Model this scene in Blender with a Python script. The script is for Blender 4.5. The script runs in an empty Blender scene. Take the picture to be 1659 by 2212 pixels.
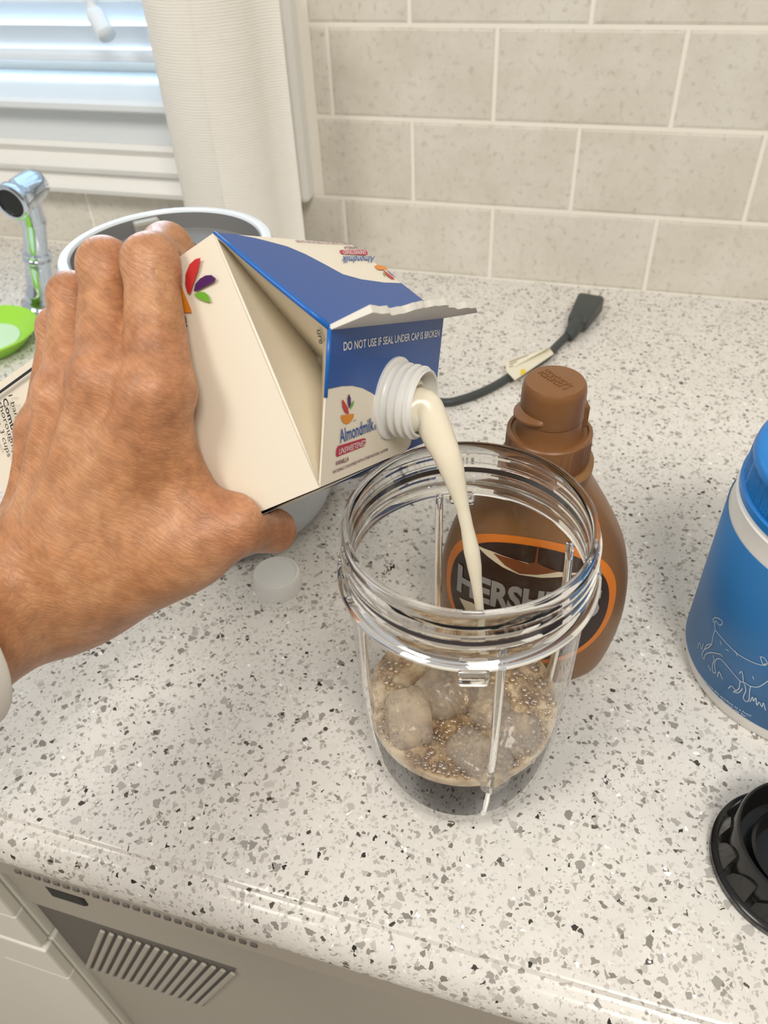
import bpy, bmesh, math, random
import numpy as np
from mathutils import Vector, Matrix
random.seed(7)
PI = math.pi
scene = bpy.context.scene
COL = scene.collection

# ---------------------------------------------------------------- camera
IMW, IMH, FPX = 1659.0, 2212.0, 1680.0
RCW = np.array([[0.9592346905361314, 0.2795699048158996, -0.04134581953814736],
                [0.1554458469915627, -0.6441167727280301, -0.7489660684860849],
                [-0.23601990832370037, 0.7120071989886451, -0.6613171338043619]])   # world -> camera (x right, y down, z forward)
CAM = np.array([0.0, -0.75632, 0.355])
cd = bpy.data.cameras.new('camera'); cam = bpy.data.objects.new('camera', cd); COL.objects.link(cam)
xa, ya, za = RCW[0], -RCW[1], -RCW[2]
cam.matrix_world = Matrix([[xa[i], ya[i], za[i], CAM[i]] for i in range(3)] + [[0, 0, 0, 1]])
cd.sensor_fit = 'HORIZONTAL'; cd.sensor_width = 36.0; cd.lens = 36.0 * FPX / IMW
cd.clip_start = 0.01; cd.clip_end = 50
cd.dof.use_dof = True; cd.dof.focus_distance = 0.335; cd.dof.aperture_fstop = 20.0
scene.camera = cam
scene.cycles.transparent_max_bounces = 32

# ---------------------------------------------------------------- light
world = bpy.data.worlds.new('world'); scene.world = world; world.use_nodes = True
bg = world.node_tree.nodes['Background']; bg.inputs[0].default_value = (1.0, 0.985, 0.96, 1); bg.inputs[1].default_value = 0.52
def area(name, loc, target, size, power, color, sy=None):
    l = bpy.data.lights.new(name, 'AREA'); l.energy = power; l.color = color; l.size = size
    if sy: l.shape = 'RECTANGLE'; l.size_y = sy
    o = bpy.data.objects.new(name, l); COL.objects.link(o); o.location = loc
    o.rotation_euler = (Vector(target) - Vector(loc)).to_track_quat('-Z', 'Y').to_euler(); return o
area('daylight', (-0.75, 0.55, 0.75), (-0.35, -0.35, 0.0), 0.9, 50, (0.66, 0.83, 1.0), 0.9)
area('ceiling_lamp', (0.55, -1.6, 1.75), (0.0, -0.45, 0.0), 0.6, 22, (1.0, 0.945, 0.855))
area('ceiling_lamp', (-0.9, -1.7, 1.75), (-0.1, -0.45, 0.0), 0.6, 17, (1.0, 0.945, 0.855))
scene.view_settings.view_transform = 'Standard'; scene.view_settings.look = 'None'
scene.view_settings.exposure = 0.0; scene.view_settings.gamma = 1.0
scene.view_settings.use_curve_mapping = False

# ---------------------------------------------------------------- pixel helpers (a pixel gives a direction only)
def ray(p): return RCW.T @ np.array([(p[0] - IMW / 2) / FPX, (p[1] - IMH / 2) / FPX, 1.0])
def on_plane(p, n, o):
    n = np.asarray(n, float); r = ray(p); return CAM + r * ((np.asarray(o, float) - CAM) @ n) / (r @ n)
def onz(p, z=0.0): return on_plane(p, (0, 0, 1), (0, 0, z))
def ony(p, y=0.0): return on_plane(p, (0, 1, 0), (0, y, 0))

# ---------------------------------------------------------------- object helpers
def link(name, me, m=None, parent=None, smooth=False):
    o = bpy.data.objects.new(name, me); COL.objects.link(o)
    if m is not None and not me.materials: me.materials.append(m)
    if parent is not None: o.parent = parent
    if smooth: me.polygons.foreach_set('use_smooth', [True] * len(me.polygons))
    return o
def mesh(name, v, f, m=None, parent=None, smooth=False):
    me = bpy.data.meshes.new(name); me.from_pydata([tuple(map(float, q)) for q in v], [], f); me.update()
    return link(name, me, m, parent, smooth)
def from_bm(name, bm, m=None, parent=None, smooth=False):
    me = bpy.data.meshes.new(name); bmesh.ops.recalc_face_normals(bm, faces=bm.faces[:]); bm.to_mesh(me); bm.free()
    return link(name, me, m, parent, smooth)
def tag(o, label, cat=None, group=None, kind=None):
    o['label'] = label
    if cat: o['category'] = cat
    if group: o['group'] = group
    if kind: o['kind'] = kind
    return o
def structure(o, label=None):
    o['kind'] = 'structure'
    if label: o['label'] = label
    return o
def thing(name, label, cat, loc=(0, 0, 0), rot=None, group=None):
    o = bpy.data.objects.new(name, None); COL.objects.link(o); o.empty_display_size = 0.01
    M = Matrix.Translation(Vector(loc))
    if rot is not None: M = M @ Matrix([list(map(float, r)) for r in rot]).to_4x4()
    o.matrix_world = M
    return tag(o, label, cat, group)
def add_box(bm, x0, x1, y0, y1, z0, z1, bev=0.0, seg=1, M=None):
    vs = [bm.verts.new((x, y, z)) for x in (x0, x1) for y in (y0, y1) for z in (z0, z1)]
    fs = [bm.faces.new([vs[i] for i in q]) for q in ((0, 1, 3, 2), (4, 6, 7, 5), (0, 4, 5, 1), (2, 3, 7, 6), (0, 2, 6, 4), (1, 5, 7, 3))]
    if bev > 0:
        es = list({e for f in fs for e in f.edges})
        r = bmesh.ops.bevel(bm, geom=es, offset=bev, segments=seg, affect='EDGES', profile=0.5)
        vs = list({v for v in vs if v.is_valid} | set(r['verts']))
    if M is not None: bmesh.ops.transform(bm, matrix=M, verts=vs)
    return vs
def box(name, x0, x1, y0, y1, z0, z1, m, parent=None, bev=0.0, seg=2):
    bm = bmesh.new(); add_box(bm, x0, x1, y0, y1, z0, z1, bev, seg); return from_bm(name, bm, m, parent)
def lathe(name, prof, m, parent=None, n=96, closed=False, sx=1.0, sy=1.0, cx=0.0, cy=0.0, smooth=True, ripple=None):
    v, f = [], []
    for (r, z) in prof:
        for k in range(n):
            a = 2 * PI * k / n
            rr = r * (1 + (ripple(a, z) if ripple else 0))
            v.append((cx + sx * rr * math.cos(a), cy + sy * rr * math.sin(a), z))
    m_ = len(prof)
    for i in range(m_ if closed else m_ - 1):
        j = (i + 1) % m_
        for k in range(n):
            f.append((i * n + k, i * n + (k + 1) % n, j * n + (k + 1) % n, j * n + k))
    if not closed:
        if prof[0][0] > 1e-6: f.append(tuple(range(n - 1, -1, -1)))
        if prof[-1][0] > 1e-6: f.append(tuple((m_ - 1) * n + k for k in range(n)))
    o = mesh(name, v, f, m, parent)
    bm = bmesh.new(); bm.from_mesh(o.data); bmesh.ops.remove_doubles(bm, verts=bm.verts[:], dist=1e-6)
    bmesh.ops.recalc_face_normals(bm, faces=bm.faces[:]); bm.to_mesh(o.data); bm.free()
    if smooth: smooth_by_angle(o, 40)
    return o
def smooth_by_angle(o, deg):
    me = o.data; me.polygons.foreach_set('use_smooth', [True] * len(me.polygons))
    bm = bmesh.new(); bm.from_mesh(me)
    for e in bm.edges:
        if len(e.link_faces) == 2 and e.calc_face_angle(0) > math.radians(deg): e.smooth = False
    bm.to_mesh(me); bm.free()
def sweep(name, pts, rad, m, parent=None, n=16, flat=None, up=(0, 0, 1), subdiv=4, caps=True):
    P = np.array(pts, float); Rr = np.array(rad if hasattr(rad, '__len__') else [rad] * len(P), float)
    FL = np.array(flat if flat is not None else [1.0] * len(P), float)
    if subdiv > 1:                                               # Catmull-Rom refine
        Q, S, G = [], [], []
        for i in range(len(P) - 1):
            p0, p1, p2, p3 = P[max(i - 1, 0)], P[i], P[i + 1], P[min(i + 2, len(P) - 1)]
            for k in range(subdiv):
                t = k / subdiv
                Q.append(0.5 * ((2 * p1) + (-p0 + p2) * t + (2 * p0 - 5 * p1 + 4 * p2 - p3) * t * t + (-p0 + 3 * p1 - 3 * p2 + p3) * t ** 3))
                S.append(Rr[i] * (1 - t) + Rr[i + 1] * t); G.append(FL[i] * (1 - t) + FL[i + 1] * t)
        Q.append(P[-1]); S.append(Rr[-1]); G.append(FL[-1]); P, Rr, FL = np.array(Q), np.array(S), np.array(G)
    v, f = [], []; u0 = np.array(up, float)
    for i in range(len(P)):
        t = P[min(i + 1, len(P) - 1)] - P[max(i - 1, 0)]; t /= np.linalg.norm(t) + 1e-12
        s = np.cross(t, u0); s /= np.linalg.norm(s) + 1e-12; w = np.cross(s, t)
        for k in range(n):
            a = 2 * PI * k / n; v.append(P[i] + Rr[i] * (math.cos(a) * s + FL[i] * math.sin(a) * w))
    for i in range(len(P) - 1):
        for k in range(n): f.append((i * n + k, i * n + (k + 1) % n, (i + 1) * n + (k + 1) % n, (i + 1) * n + k))
    if caps: f.append(tuple(range(n - 1, -1, -1))); f.append(tuple((len(P) - 1) * n + k for k in range(n)))
    return mesh(name, v, f, m, parent, True)

# ---------------------------------------------------------------- materials
def mat(name, col, rough=0.5, metal=0.0, trans=0.0, ior=1.45, spec=0.5, coat=0.0, sss=0.0, sssr=(0.004, 0.002, 0.001), emit=None):
    m = bpy.data.materials.new(name); m.use_nodes = True
    b = m.node_tree.nodes['Principled BSDF']; b.inputs['Base Color'].default_value = (*col, 1)
    b.inputs['Roughness'].default_value = rough; b.inputs['Metallic'].default_value = metal
    b.inputs['Transmission Weight'].default_value = trans; b.inputs['IOR'].default_value = ior
    b.inputs['Specular IOR Level'].default_value = spec; b.inputs['Coat Weight'].default_value = coat
    if sss: b.inputs['Subsurface Weight'].default_value = sss; b.inputs['Subsurface Radius'].default_value = sssr; b.inputs['Subsurface Scale'].default_value = 1.0
    return m
class NT:
    def __init__(s, m): s.t = m.node_tree; s.b = s.t.nodes['Principled BSDF']
    def n(s, typ, **kw):
        x = s.t.nodes.new(typ)
        for k, v in kw.items():
            if k.startswith('i_'): x.inputs[int(k[2:])].default_value = v
            else: setattr(x, k, v)
        return x
    def l(s, a, b): s.t.links.new(a, b)
    def coord(s, kind='Object'): return s.n('ShaderNodeTexCoord').outputs[kind]
    def noise(s, vec, scale, detail=3.0, rough=0.55):
        x = s.n('ShaderNodeTexNoise'); x.inputs['Scale'].default_value = scale; x.inputs['Detail'].default_value = detail; x.inputs['Roughness'].default_value = rough
        s.l(vec, x.inputs['Vector']); return x
    def ramp(s, fac, stops, interp='LINEAR'):
        r = s.n('ShaderNodeValToRGB'); r.color_ramp.interpolation = interp
        while len(r.color_ramp.elements) < len(stops): r.color_ramp.elements.new(0.5)
        for e, (p, c) in zip(r.color_ramp.elements, stops): e.position = p; e.color = (*c, 1) if len(c) == 3 else c
        s.l(fac, r.inputs[0]); return r.outputs[0]
    def math(s, op, a, b=None, clamp=False):
        x = s.n('ShaderNodeMath', operation=op, use_clamp=clamp)
        for i, q in enumerate((a, b)):
            if q is None: continue
            if isinstance(q, (int, float)): x.inputs[i].default_value = q
            else: s.l(q, x.inputs[i])
        return x.outputs[0]
    def mix(s, fac, a, b, blend='MIX'):
        x = s.n('ShaderNodeMix', data_type='RGBA', blend_type=blend)
        for i, q in ((0, fac), (6, a), (7, b)):
            if isinstance(q, (int, float)): x.inputs[i].default_value = q
            elif isinstance(q, tuple): x.inputs[i].default_value = (*q, 1)
            else: s.l(q, x.inputs[i])
        return x.outputs[2]
    def bump(s, h, dist, strength=1.0):
        x = s.n('ShaderNodeBump'); x.inputs['Distance'].default_value = dist; x.inputs['Strength'].default_value = strength
        s.l(h, x.inputs['Height']); s.l(x.outputs[0], s.b.inputs['Normal']); return x
    def vmath(s, op, a, b):
        x = s.n('ShaderNodeVectorMath', operation=op)
        for i, q in enumerate((a, b)):
            if isinstance(q, tuple): x.inputs[i].default_value = q
            else: s.l(q, x.inputs[i])
        return x.outputs[0]

def quartz():
    m = mat('speckled_quartz', (0.8, 0.78, 0.74), 0.18, coat=0.0); t = NT(m); c = t.coord()
    warp = t.noise(c, 420, 2.0); w = t.vmath('SUBTRACT', warp.outputs['Color'], (0.5, 0.5, 0.5)); 
    sc = t.n('ShaderNodeVectorMath', operation='SCALE'); sc.inputs['Scale'].default_value = 0.0022; t.l(w, sc.inputs[0])
    cw = t.vmath('ADD', c, sc.outputs[0])
    base_n = t.noise(c, 30, 3.0)
    col = t.ramp(base_n.outputs['Fac'], [(0.3, (0.70, 0.675, 0.635)), (0.7, (0.77, 0.745, 0.705))])
    def layer(col, scale, thick, frac, dark, light, seed, alpha=1.0):
        mp = t.n('ShaderNodeMapping'); mp.inputs['Location'].default_value = (seed, seed * 1.7, seed * 0.6); mp.inputs['Rotation'].default_value = (0.3, 0.2, seed)
        mp.inputs['Scale'].default_value = (1.0, 1.0, 1.0); t.l(cw, mp.inputs[0])
        ve = t.n('ShaderNodeTexVoronoi', feature='DISTANCE_TO_EDGE'); ve.inputs['Scale'].default_value = scale; t.l(mp.outputs[0], ve.inputs['Vector'])
        v1 = t.n('ShaderNodeTexVoronoi', feature='F1'); v1.inputs['Scale'].default_value = scale; t.l(mp.outputs[0], v1.inputs['Vector'])
        sp = t.n('ShaderNodeSeparateColor'); t.l(v1.outputs['Color'], sp.inputs[0])
        sel = t.math('LESS_THAN', sp.outputs[0], frac)
        th = t.math('ADD', t.math('MULTIPLY', sp.outputs[2], thick * 1.6), thick * 0.35)
        ins = t.math('GREATER_THAN', ve.outputs['Distance'], th)
        fac = t.math('MULTIPLY', t.math('MULTIPLY', sel, ins), alpha)
        ramp = t.ramp(sp.outputs[1], [(0.0, dark), (1.0, light)])
        return t.mix(fac, col, ramp)
    col = layer(col, 700, 0.10, 0.40, (0.42, 0.39, 0.35), (0.84, 0.82, 0.78), 0.13, 0.75)
    col = layer(col, 420, 0.13, 0.24, (0.20, 0.18, 0.16), (0.62, 0.59, 0.54), 0.71)
    col = layer(col, 235, 0.17, 0.20, (0.25, 0.23, 0.205), (0.60, 0.575, 0.54), 1.37)
    col = layer(col, 390, 0.17, 0.05, (0.03, 0.028, 0.025), (0.14, 0.12, 0.10), 2.9)
    col = layer(col, 480, 0.2, 0.015, (0.95, 0.95, 0.95), (1, 1, 1), 4.1)
    t.l(col, t.b.inputs['Base Color'])
    return m
M = {}
M['quartz'] = quartz()
def tile_mat():
    m = mat('glazed_tile', (0.6, 0.57, 0.5), 0.22); t = NT(m); c = t.coord('Generated'); oi = t.n('ShaderNodeObjectInfo')
    cc = t.vmath('ADD', t.coord(), oi.outputs['Location'])
    n1 = t.noise(cc, 18, 5.0, 0.65); n2 = t.noise(cc, 160, 3.0)
    f = t.math('ADD', n1.outputs['Fac'], t.math('MULTIPLY', t.math('SUBTRACT', oi.outputs['Random'], 0.5), 0.14))
    col = t.ramp(f, [(0.3, (0.64, 0.60, 0.52)), (0.55, (0.715, 0.68, 0.605)), (0.75, (0.755, 0.725, 0.655))])
    col = t.mix(t.ramp(n2.outputs['Fac'], [(0.55, (0, 0, 0)), (0.8, (1, 1, 1))]), col, (0.50, 0.46, 0.39)); 
    t.l(col, t.b.inputs['Base Color']); t.bump(n1.outputs['Fac'], 0.001, 0.25); return m
M['tile'] = tile_mat()
M['grout'] = mat('grout', (0.86, 0.83, 0.75), 0.9)
M['white_paint'] = mat('white_paint', (0.82, 0.81, 0.78), 0.35)
M['blind'] = mat('blind_white', (0.76, 0.82, 0.88), 0.3)
M['daylit_trim'] = mat('daylit_white_trim', (0.74, 0.78, 0.81), 0.32)  # white trim with the cool window light tinted into its colour
M['cabinet'] = mat('cabinet_paint', (0.78, 0.76, 0.69), 0.35)
M['steel'] = mat('brushed_steel', (0.62, 0.60, 0.56), 0.38, 0.9)
M['panel_grey'] = mat('grey_liner', (0.37, 0.345, 0.295), 0.4)
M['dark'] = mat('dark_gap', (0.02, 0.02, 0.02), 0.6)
M['chrome'] = mat('chrome', (0.66, 0.73, 0.82), 0.07, 1.0)
M['black_rubber'] = mat('black_rubber', (0.012, 0.012, 0.014), 0.5)
M['black_plastic'] = mat('black_plastic', (0.010, 0.010, 0.010), 0.22)
M['floor'] = mat('floor_tile', (0.45, 0.40, 0.34), 0.5)

# ================================================================ ROOM
TH, T1, TW = 0.0757, 0.0731, 0.1534
WX0, WX1, WZ0, WZ1 = -1.02, -0.375, 0.163, 0.95            # window opening
CASX = -0.306                                             # outer edge of the window casing
bm = bmesh.new()
for (x0, x1, z0, z1) in ((-1.7, WX0, -0.9, 1.3), (WX1, 1.5, -0.9, 1.3), (WX0, WX1, -0.9, WZ0), (WX0, WX1, WZ1, 1.3)):
    add_box(bm, x0, x1, 0.0008, 0.13, z0, z1)
wall = structure(from_bm('wall_back', bm, M['grout']))
def tile_mesh(w, h):
    e, d = 0.0022, 0.0028; W, H = w / 2, h / 2
    v = [(-W, .004, -H), (W, .004, -H), (W, .004, H), (-W, .004, H), (-W, e * .4, -H), (W, e * .4, -H), (W, e * .4, H), (-W, e * .4, H),
         (-W + d, 0, -H + d), (W - d, 0, -H + d), (W - d, 0, H - d), (-W + d, 0, H - d)]
    f = []
    for a in (0, 4):
        for i in range(4): f.append((a + i, a + (i + 1) % 4, a + 4 + (i + 1) % 4, a + 4 + i))
    f.append((8, 9, 10, 11))
    me = bpy.data.meshes.new('tile'); me.from_pydata(v, [], f); me.materials.append(M['tile']); return me
G = 0.0028
full = {}
rowdef = []
for r in range(-0, 9):
    z0 = 0.0 if r == 0 else T1 + (r - 1) * TH
    z1 = T1 + r * TH
    off = (-0.2760, -0.2023, -0.2798, -0.2032)[r] if r < 4 else (-0.2790 if r % 2 == 0 else -0.2030)
    rowdef.append((z0, z1, off))
for r, (z0, z1, off) in enumerate(rowdef):
    segs = [(-1.6, 1.05)] if r == 0 else ([(CASX + 0.008, 1.05)] if z0 < WZ1 + 0.06 else [(-1.6, 1.05)])
    for (s0, s1) in segs:
        k0 = math.floor((s0 - off) / TW)
        x = off + k0 * TW
        while x < s1:
            a, b = max(x, s0), min(x + TW, s1)
            if b - a > 0.008:
                w, h = b - a - G, z1 - z0 - G
                key = (round(w, 4), round(h, 4))
                if key not in full: full[key] = tile_mesh(w, h)
                o = link('tile', full[key], None, wall); o.location = ((a + b) / 2, 0, (z0 + z1) / 2)
            x += TW
structure(box('reflection_wall_front', -1.7, 1.6, -3.0, -2.9, -0.9, 1.5, mat('dark_reflection_wall', (0.30, 0.25, 0.20), 0.7)))  # unseen wall, added dark for contrast in reflections and less frontal fill
structure(box('reflection_wall_right', 1.5, 1.6, -2.9, 0.13, -0.9, 1.5, mat('reflection_side_wall', (0.55, 0.52, 0.46), 0.7)))  # unseen wall, added to darken reflections on this side
structure(box('floor', -1.7, 1.6, -2.9, 0.13, -0.92, -0.90, M['floor']))

# ---- window: casing, stool, apron, sash, glass
win = thing('window_1', 'white framed kitchen window with stool and moulded apron above the counter', 'window', (WX1, 0, WZ0)); win['kind'] = 'structure'
del win['category']
L0 = np.array([WX1, 0, WZ0])
def wbox(name, x0, x1, y0, y1, z0, z1, m=M['white_paint'], bev=0.002):
    return box(name, x0 - L0[0], x1 - L0[0], y0, y1, z0 - L0[2], z1 - L0[2], m, win, bev)
def extr_x(name, prof, x0, x1, m, parent, off=(0, 0, 0), smooth=0):
    n = len(prof); v = [(x0 - off[0], y - off[1], z - off[2]) for y, z in prof] + [(x1 - off[0], y - off[1], z - off[2]) for y, z in prof]
    f = [(i, (i + 1) % n, n + (i + 1) % n, n + i) for i in range(n)] + [tuple(range(n - 1, -1, -1)), tuple(range(n, 2 * n))]
    bm = bmesh.new(); vv = [bm.verts.new(p) for p in v]
    for q in f: bm.faces.new([vv[i] for i in q])
    o = from_bm(name, bm, m, parent)
    if smooth: smooth_by_angle(o, smooth)
    return o
# right casing: flat board, raised outer bead
wbox('casing', -0.372, -0.323, -0.012, 0.004, 0.078, WZ1 + 0.07)
wbox('casing_bead', -0.325, CASX, -0.020, 0.004, 0.072, WZ1 + 0.07, bev=0.005)
wbox('casing_inner_bead', -0.376, -0.366, -0.017, 0.02, 0.0775, WZ1, bev=0.003)
wbox('casing', -1.10, WX0, -0.014, 0.004, 0.078, WZ1 + 0.07)
wbox('head_casing', -1.10, CASX, -0.016, 0.004, WZ1, WZ1 + 0.07)
wbox('jamb', WX1 - 0.004, WX1 + 0.002, 0.002, 0.128, WZ0, WZ1)
wbox('jamb', WX0 - 0.002, WX0 + 0.004, 0.002, 0.128, WZ0, WZ1)
extr_x('stool', [(0.125, 0.1635), (-0.026, 0.1635), (-0.031, 0.1605), (-0.031, 0.1555), (-0.026, 0.1525), (0.125, 0.1525)], -1.09, -0.326, M['daylit_trim'], win, (L0[0], 0, L0[2]))
wbox('apron', -1.05, -0.33, -0.012, 0.004, 0.118, 0.1525, M['daylit_trim'])
extr_x('apron_moulding', [(0.004, 0.119), (-0.015, 0.119), (-0.019, 0.115), (-0.016, 0.111), (-0.013, 0.1075), (-0.020, 0.102), (-0.024, 0.096), (-0.022, 0.091),
                          (-0.0165, 0.088), (-0.0165, 0.084), (-0.022, 0.080), (-0.025, 0.074), (-0.023, 0.069), (0.004, 0.069)], -1.05, -0.325, M['white_paint'], win, (L0[0], 0, L0[2]), 30)
wbox('sash_rail', WX0, WX1, 0.085, 0.115, WZ0, 0.205, mat('sash_paint', (0.62, 0.60, 0.55), 0.4))
wbox('sash_stile', WX0, WX0 + 0.04, 0.085, 0.115, 0.205, WZ1)
wbox('sash_stile', WX1 - 0.04, WX1, 0.085, 0.115, 0.205, WZ1)
gm = bpy.data.materials.new('window_glass'); gm.use_nodes = True
def thin_clear(m, tint, rough=0.02, ior=1.45, dark=None, lo=0.0):
    t = m.node_tree; t.nodes.clear(); out = t.nodes.new('ShaderNodeOutputMaterial'); tr = t.nodes.new('ShaderNodeBsdfTransparent'); gl = t.nodes.new('ShaderNodeBsdfGlossy')
    lw_ = t.nodes.new('ShaderNodeLayerWeight'); lw_.inputs[0].default_value = 0.5; pw = t.nodes.new('ShaderNodeMath'); pw.operation = 'POWER'; pw.inputs[1].default_value = 5.0; t.links.new(lw_.outputs['Facing'], pw.inputs[0])
    f0 = ((ior - 1) / (ior + 1)) ** 2; fr = t.nodes.new('ShaderNodeMath'); fr.operation = 'MULTIPLY_ADD'; fr.inputs[1].default_value = 0.0 if lo < 0 else 1 - f0; fr.inputs[2].default_value = f0; t.links.new(pw.outputs[0], fr.inputs[0]); mx = t.nodes.new('ShaderNodeMixShader')
    tr.inputs[0].default_value = (*tint, 1); gl.inputs['Roughness'].default_value = rough; gl.inputs[0].default_value = (1, 1, 1, 1)
    t.links.new(fr.outputs[0], mx.inputs[0]); t.links.new(tr.outputs[0], mx.inputs[1]); t.links.new(gl.outputs[0], mx.inputs[2]); t.links.new(mx.outputs[0], out.inputs[0])
    return m
thin_clear(gm, (0.96, 0.98, 0.98))
wbox('pane', WX0 + 0.038, WX1 - 0.038, 0.098, 0.102, 0.203, WZ1, gm, 0)

# ---- blind: slats one by one, wand
blind = thing('window_blind', 'white slatted blind lowered in front of the window', 'blind', (-0.70, 0.045, WZ0 + 0.002))
BO = np.array([-0.70, 0.045, WZ0 + 0.002])
def slat_mesh():
    n = 6; v = []; w, th = 0.0125, 0.0006
    for x in (-0.31, 0.31):
        for s in (1, -1):
            for i in range(n + 1):
                u = -1 + 2 * i / n; v.append((x, u * w, 0.0016 * (1 - u * u) + s * th))
    f = []; m = n + 1
    idx = lambda a, s, i: (a * 2 + s) * m + i
    for i in range(n):
        f.append((idx(0, 0, i), idx(0, 0, i + 1), idx(1, 0, i + 1), idx(1, 0, i))); f.append((idx(0, 1, i), idx(1, 1, i), idx(1, 1, i + 1), idx(0, 1, i + 1)))
    f.append((idx(0, 0, 0), idx(1, 0, 0), idx(1, 1, 0), idx(0, 1, 0))); f.append((idx(0, 0, n), idx(0, 1, n), idx(1, 1, n), idx(1, 0, n)))
    me = bpy.data.meshes.new('slat'); me.from_pydata(v, [], f); me.materials.append(M['blind']); return me
sm_ = slat_mesh()
for k in range(33):
    o = link('slat', sm_, None, blind); o.location = (0, 0, 0.0405 + 0.0205 * k); o.rotation_euler = (-0.95 if k < 3 else -0.10, 0, 0)
box('bottom_rail', -0.31, 0.31, -0.012, 0.012, 0.018, 0.028, M['blind'], blind, 0.003)
box('head_rail', -0.31, 0.31, -0.03, 0.03, 0.725, 0.77, M['blind'], blind, 0.003)
def wp(px, py, y): return ony((px, py), y) - BO
sweep('wand', [wp(172, -160, -0.005), wp(196, 0, -0.008), wp(208, 35, -0.012), wp(232, 76, -0.022)], [0.005, 0.006, 0.0085, 0.0085], M['blind'], blind, 16)

# ================================================================ COUNTER, CABINET, DISHWASHER
ctop = [(0.004, 0.0), (-0.6310, 0.0), (-0.6325, -0.0008), (-0.6335, -0.0028), (-0.6350, -0.0036)]
for k in range(1, 13):
    a = PI / 2 - PI * k / 13 * 0.98
    ctop.append((-0.6350 - 0.0115 * math.cos(a), -0.0196 + 0.016 * math.sin(a)))
ctop += [(-0.6345, -0.0385), (0.004, -0.0385)]
o = extr_x('countertop', ctop, -1.6, 1.05, M['quartz'], None, (0, 0, 0), 30)
tag(o, 'pale speckled quartz countertop with a rounded moulded front edge', 'countertop')
FY = -0.625                                                # cabinet face plane
XD = ony((40, 1950), FY)[0]                                # where dishwasher meets the cabinet
cab = thing('base_cabinet', 'white painted base cabinet with drawer front beside the steel dishwasher', 'cabinet', (-0.6, FY, -0.9))
def cb(name, x0, x1, y0, y1, z0, z1, m=M['cabinet'], bev=0.0015): return box(name, x0 + 0.6, x1 + 0.6, y0 - FY, y1 - FY, z0 + 0.9, z1 + 0.9, m, cab, bev)
XL = -0.292
cb('carcass', -1.25, XL, -0.605, 0.002, -0.90, -0.0385)
def shaker(name, x0, x1, z0, z1):
    f = cb(name, x0, x1, -0.632, -0.618, z0, z1)
    for nm, a in (('rail', (x0, x1, z1 - 0.05, z1)), ('rail', (x0, x1, z0, z0 + 0.05)), ('stile', (x0, x0 + 0.055, z0 + 0.05, z1 - 0.05)), ('stile', (x1 - 0.055, x1, z0 + 0.05, z1 - 0.05))):
        p = cb(nm, a[0], a[1], -0.640, -0.632, a[2], a[3]); p.parent = f
    return f
shaker('drawer_front', -0.90, XL, -0.19, -0.045)
shaker('cabinet_door', -0.90, XL, -0.86, -0.196)
dw = thing('dishwasher', 'brushed steel dishwasher front with ribbed vent under the countertop', 'dishwasher', (0.04, -0.62, -0.9))
DO = np.array([0.04, -0.62, -0.9])
def db(name, x0, x1, y0, y1, z0, z1, m, bev=0.001): return box(name, x0 - DO[0], x1 - DO[0], y0 - DO[1], y1 - DO[1], z0 - DO[2], z1 - DO[2], m, dw, bev)
X0, X1 = XL + 0.004, 0.34
M['recess'] = mat('vent_recess', (0.14, 0.13, 0.115), 0.8)
db('tub_case', X0, X1, -0.60, -0.05, -0.88, -0.045, M['panel_grey'])
db('top_trim', X0, X1, -0.634, -0.60, -0.084, -0.0395, M['steel'])
for k in range(24):
    db('vent_slot', X0 + 0.02 + k * 0.0062, X0 + 0.0235 + k * 0.0062, -0.6347, -0.6335, -0.0740, -0.0705, M['recess'], 0)
db('control_panel', X0, X1, -0.631, -0.60, -0.135, -0.086, M['panel_grey'], 0.003)
db('pocket_handle', X0 + 0.03, X0 + 0.055, -0.6325, -0.629, -0.104, -0.088, M['dark'], 0.002)
db('door_panel', X0, X1, -0.628, -0.60, -0.86, -0.137, M['panel_grey'], 0.002)
M['rib_grey'] = mat('rib_grey', (0.40, 0.375, 0.325), 0.6)
vm = [(0.002, -0.141), (0.140, -0.141), (0.094, -0.252), (0.002, -0.252)]
poly_ = [(X0 + a - DO[0], -0.6284 - DO[1], b - DO[2]) for a, b in vm]; mesh('vent_recess', poly_, [(0, 1, 2, 3)], M['recess'], dw)
for k in range(15):
    bm = bmesh.new(); add_box(bm, -0.0018, 0.0018, -0.002, 0.0, -0.054, 0.054, 0.0008, 1)
    o = from_bm('vent_slat', bm, M['rib_grey'], dw); o.location = (X0 + 0.0265 + k * 0.0063 - DO[0], -0.6286 - DO[1], -0.198 - DO[2]); o.rotation_euler = (0, 0.42, 0)
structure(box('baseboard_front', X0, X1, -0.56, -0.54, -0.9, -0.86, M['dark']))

# ================================================================ text helpers (flat print and raised lettering)
_tc = {}
def text_2d(s, bold=0.0, extrude=0.0):
    cu = bpy.data.curves.new('lettering', 'FONT'); cu.body = s; cu.size = 1.0; cu.offset = bold; cu.resolution_u = 3; cu.extrude = extrude
    ob = bpy.data.objects.new('lettering', cu); COL.objects.link(ob)
    dg = bpy.context.evaluated_depsgraph_get(); me = bpy.data.meshes.new_from_object(ob.evaluated_get(dg))
    v = np.array([q.co[:] for q in me.vertices]).reshape(-1, 3); f = [tuple(p.vertices) for p in me.polygons]
    bpy.data.objects.remove(ob); bpy.data.curves.remove(cu); bpy.data.meshes.remove(me)
    x0, x1 = v[:, 0].min(), v[:, 0].max()
    capm = 0.69
    v = v.copy(); v[:, 0] = (v[:, 0] - x0) / (x1 - x0); v[:, 1] = v[:, 1] / capm
    return v, f                                            # width 0..1, cap height 0..1
def text_on(name, s, fn, m, parent, bold=0.0, slant=0.0):
    v, f = text_2d(s, bold)
    return mesh(name, [fn(p[0], p[1]) for p in v], f, m, parent)
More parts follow.
